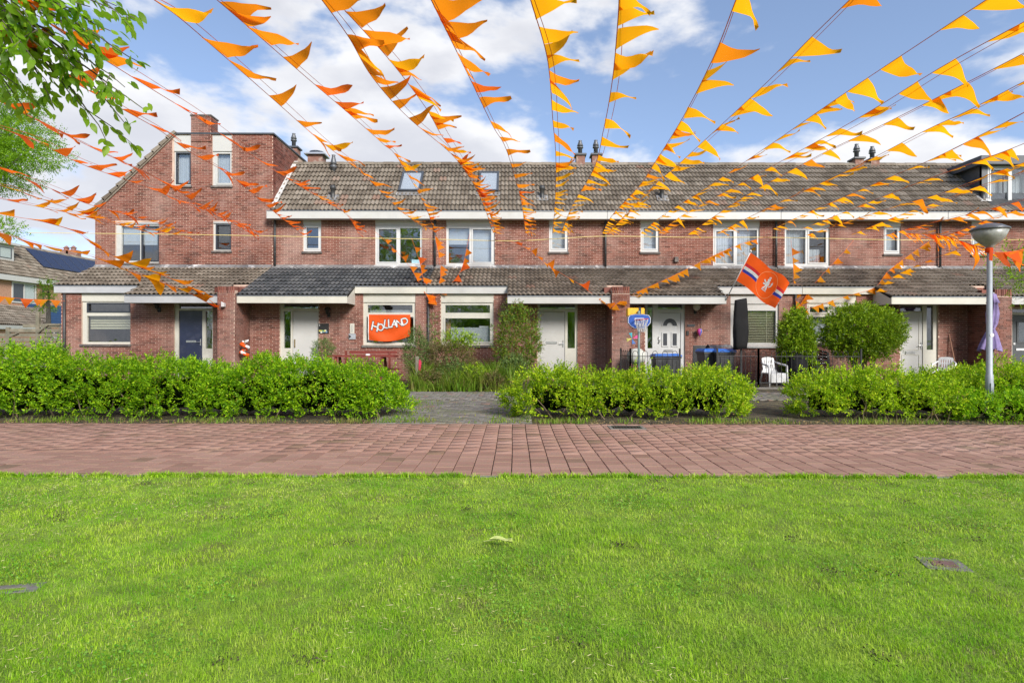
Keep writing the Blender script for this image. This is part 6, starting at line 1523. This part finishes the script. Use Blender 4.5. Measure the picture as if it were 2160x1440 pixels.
G1 = 'bunting strings over the lawn'; L1 = 'long orange bunting string stretched from the rope on the house fronts over the lawn'
YR_ = 21.2
CEN = [  # far ... near
 ([(1108, 492), (1100, 430), (1085, 372), (1065, 310), (1040, 268), (985, 155), (908, 0), (880, -60)], 4.3, 1),
 ([(1165, 492), (1170, 430), (1172, 340), (1165, 250), (1155, 132), (1118, 0), (1105, -50)], 4.4, 2),
 ([(1183, 492), (1205, 437), (1250, 360), (1272, 275), (1290, 175), (1302, 47), (1306, -40)], 4.4, 2),
 ([(1270, 492), (1290, 455), (1345, 395), (1382, 340), (1437, 252), (1502, 125), (1551, 0), (1570, -50)], 4.4, 2),
 ([(1279, 494), (1365, 405), (1435, 342), (1602, 187), (1700, 88), (1790, 0), (1830, -40)], 4.5, 2),
 ([(1350, 492), (1400, 452), (1475, 405), (1620, 307), (1775, 200), (1967, 72), (2077, 0), (2120, -28)], 4.9, 2),
 ([(1387, 492), (1437, 455), (1540, 398), (1642, 342), (1815, 245), (1982, 142), (2160, 44), (2200, 22)], 5.2, 2),
 ([(1450, 494), (1560, 420), (1717, 332), (1855, 265), (2040, 172), (2160, 110), (2200, 90)], 5.9, 2),
 ([(1510, 492), (1622, 436), (1793, 356), (1945, 277), (2035, 235), (2160, 170), (2200, 150)], 6.6, 2),
 ([(1628, 483), (1695, 451), (1885, 369), (1970, 332), (2080, 277), (2160, 235), (2200, 215)], 7.4, 2),
 ([(1690, 482), (1784, 445), (1891, 402), (1977, 369), (2099, 325), (2160, 301), (2200, 286)], 9.0, 2),
 ([(1700, 495), (1800, 462), (1891, 433), (1989, 405), (2080, 369), (2160, 341), (2200, 327)], 10.0, 2),
 ([(1790, 496), (1890, 455), (1980, 424), (2050, 396), (2160, 360), (2200, 347)], 10.5, 2),
 ([(1860, 497), (1928, 478), (2020, 456), (2160, 420), (2200, 409)], 12.0, 1),
 ([(1958, 507), (2020, 487), (2080, 463), (2160, 436), (2200, 424)], 12.5, 1),
 ([(917, 492), (895, 432), (840, 337), (807, 304), (737, 242), (652, 170), (540, 73), (455, 0), (420, -30)], 4.6, 1),
 ([(915, 488), (860, 457), (825, 427), (762, 365), (680, 302), (577, 212), (457, 107), (375, 37), (322, 0), (290, -25)], 4.4, 1),
 ([(1040, 492), (1012, 415), (962, 337), (862, 250), (787, 167), (735, 80), (677, 0), (655, -30)], 4.5, 1),
 ([(1046, 492), (1020, 420), (962, 330), (930, 285), (900, 232), (827, 135), (705, 0), (680, -28)], 4.7, 1),
 ([(755, 492), (732, 455), (685, 425), (610, 380), (500, 308), (412, 247), (307, 182), (175, 100), (85, 40), (20, 0), (-30, -32)], 4.5, 0),
 ([(640, 497), (580, 450), (490, 375), (400, 322), (337, 277), (272, 240), (155, 175), (87, 132), (0, 77), (-50, 45)], 4.7, 0),
 ([(545, 492), (500, 470), (425, 437), (387, 412), (325, 375), (212, 322), (142, 287), (50, 242), (7, 220), (-40, 196)], 6.3, 0),
 ([(530, 494), (462, 457), (390, 430), (320, 400), (262, 380), (165, 345), (77, 300), (0, 272), (-40, 256)], 7.6, 0),
 ([(400, 494), (325, 470), (250, 450), (185, 432), (120, 405), (50, 378), (0, 358), (-40, 343)], 9.5, 0),
 ([(390, 500), (300, 482), (240, 470), (185, 455), (140, 440), (40, 405), (0, 393), (-40, 380)], 10.5, 1),
 ([(330, 495), (225, 470), (150, 452), (105, 443), (42, 430), (0, 421), (-40, 412)], 12.0, 1)]
CL = ['passing over the skylight of the wild garden house', 'running straight out over the plain-door house roof, steepest of all',
 'tied beside the small bedroom window above the plain white door', 'tied at the downpipe between the plain-door and arched-door houses', 'crossing the twin flues as it leaves the downpipe of the arched-door house',
 'tied by the small bedroom window above the basketball hoop', 'tied just past the small bedroom window of the arched-door house', 'tied between the small and big bedroom windows of the arched-door house',
 'tied at the edge of the curtained bedroom window of the arched-door house', 'tied at the downpipe beside the orange lion flag', 'tied at the curtained bedroom window of the clipped-bush house, upper of two',
 'tied at the curtained bedroom window of the clipped-bush house, lower of two', 'tied on the bare brick between windows of the clipped-bush house', 'tied at the small bedroom window of the clipped-bush house',
 'tied beside the downpipe of the dormer house', 'tied at the downpipe of the banner house, passing under its skylight', 'tied at the downpipe of the banner house, passing its roof vents',
 'ending at the wild garden house window frame, upper of a pair', 'ending at the wild garden house window frame, lower of a pair', 'crossing the brick chimney and flank of the end house gable',
 'crossing both attic windows of the end house', 'ending near the downpipe between end house and banner house', 'crossing the gable slope of the end house below the attic windows',
 'tied on the end house above its big bedroom window', 'tied on the end house level with its big bedroom window', 'crossing the lower gable corner of the end house']
for i, (wp, yn, c) in enumerate(CEN): bunting('orange bunting string '+CL[i], wp, YR_, yn, c, .70, G1, seed=i*31, scale=.76)
bunting('orange bunting string running low across to the brick pier of the dark blue door', [(455, 650), (410, 625), (357, 603), (262, 570), (185, 540), (85, 518), (0, 493), (-40, 480)], 19.0, 13.0, 1, .62, seed=301)
bunting('orange bunting string crossing the end house window to the brick pier', [(455, 645), (420, 618), (350, 585), (262, 553), (200, 520), (162, 492), (92, 470), (25, 458), (-40, 446)], 19.0, 12.0, 1, .7, seed=302)
bunting('short level bunting string tied to the drainpipe of the end house', [(137, 637), (100, 634), (50, 632), (0, 627), (-60, 622)], 20.0, 19.0, 1, .36, seed=303, hang=.8, twin=False, extra=.2, scale=.62)
# strings gathered on the house fronts
AL = [([(905, 632), (880, 590), (862, 560), (830, 525), (792, 490)], 20.0, 20.9, 1, 'short bunting string from the black downpipe up across the left bedroom window'),
      ([(904, 634), (893, 590), (884, 550), (868, 503)], 20.0, 20.9, 1, 'short bunting string rising steeply from the black downpipe to the bedroom window edge'),
      ([(906, 634), (928, 590), (926, 545), (917, 498)], 20.0, 20.9, 1, 'short bunting string rising along the downpipe between the two big bedroom windows'),
      ([(908, 636), (945, 605), (972, 570), (985, 520), (990, 495)], 20.0, 20.9, 1, 'short bunting string from the black downpipe up across the right bedroom window'),
      ([(1286, 648), (1240, 612), (1215, 595), (1160, 562), (1112, 525), (1075, 508)], 19.0, 20.9, 1, 'bunting string sloping down over the porch to the brick pier above the plain door'),
      ([(1292, 648), (1312, 632), (1345, 615), (1422, 580), (1502, 540), (1560, 515), (1620, 497)], 19.0, 20.9, 2, 'bunting string sloping over the porch to the brick pier above the basketball hoop'),
      ([(1680, 645), (1675, 600), (1673, 560), (1668, 505)], 20.0, 20.9, 2, 'short bunting string hanging down from the rope beside the curtained bedroom window'),
      ([(1684, 648), (1712, 605), (1742, 570), (1780, 530), (1800, 506)], 20.0, 20.9, 2, 'short bunting string sloping under the curtained bedroom window'),
      ([(1692, 655), (1735, 640), (1790, 622), (1845, 605), (1872, 572), (1920, 535), (1962, 506)], 19.6, 20.6, 2, 'bunting string swagged under the eave and up over the panelled door porch'),
      ([(1850, 612), (1880, 585), (1930, 560), (2000, 532), (2060, 512), (2120, 492)], 19.2, 14.0, 2, 'bunting string rising from the porch corner past the street lamp')]
for i, (wp, a, b, c, lb) in enumerate(AL): bunting(lb, wp, a, b, c, .44, None, seed=400+i, hang=.12, twin=False, extra=.3, scale=.55, start=.05)
bunting('orange bunting string tied round the street lamp neck', [(2087, 530), (2120, 530), (2160, 525), (2210, 515)], 10.5, 10.8, 0, .34, None, seed=450, hang=.5, twin=False, extra=.2, scale=.8)
bunting('faded bunting string from the street lamp neck to the house front', [(2083, 525), (2030, 508), (1985, 495), (1900, 490)], 10.55, 20.8, 1, .40, None, seed=451, hang=.3, twin=False, extra=.3, scale=.9)
# rope along the fronts
rp = [(60, 493), (198, 494), (400, 496), (579, 499), (780, 503), (917, 505), (1080, 508), (1180, 503), (1277, 498), (1460, 500), (1637, 500), (1850, 504), (1983, 505), (2200, 503)]
t = thing('bunting_rope', 'thin pale yellow rope strung level along the house fronts', 'rope', tuple(W(60, 493, 21.3))); mb = MB(); mb.tube(catmull([W(a, b, 21.3) for a, b in rp], 6), .012, 5, False); mb.build('rope', M_rope, t)
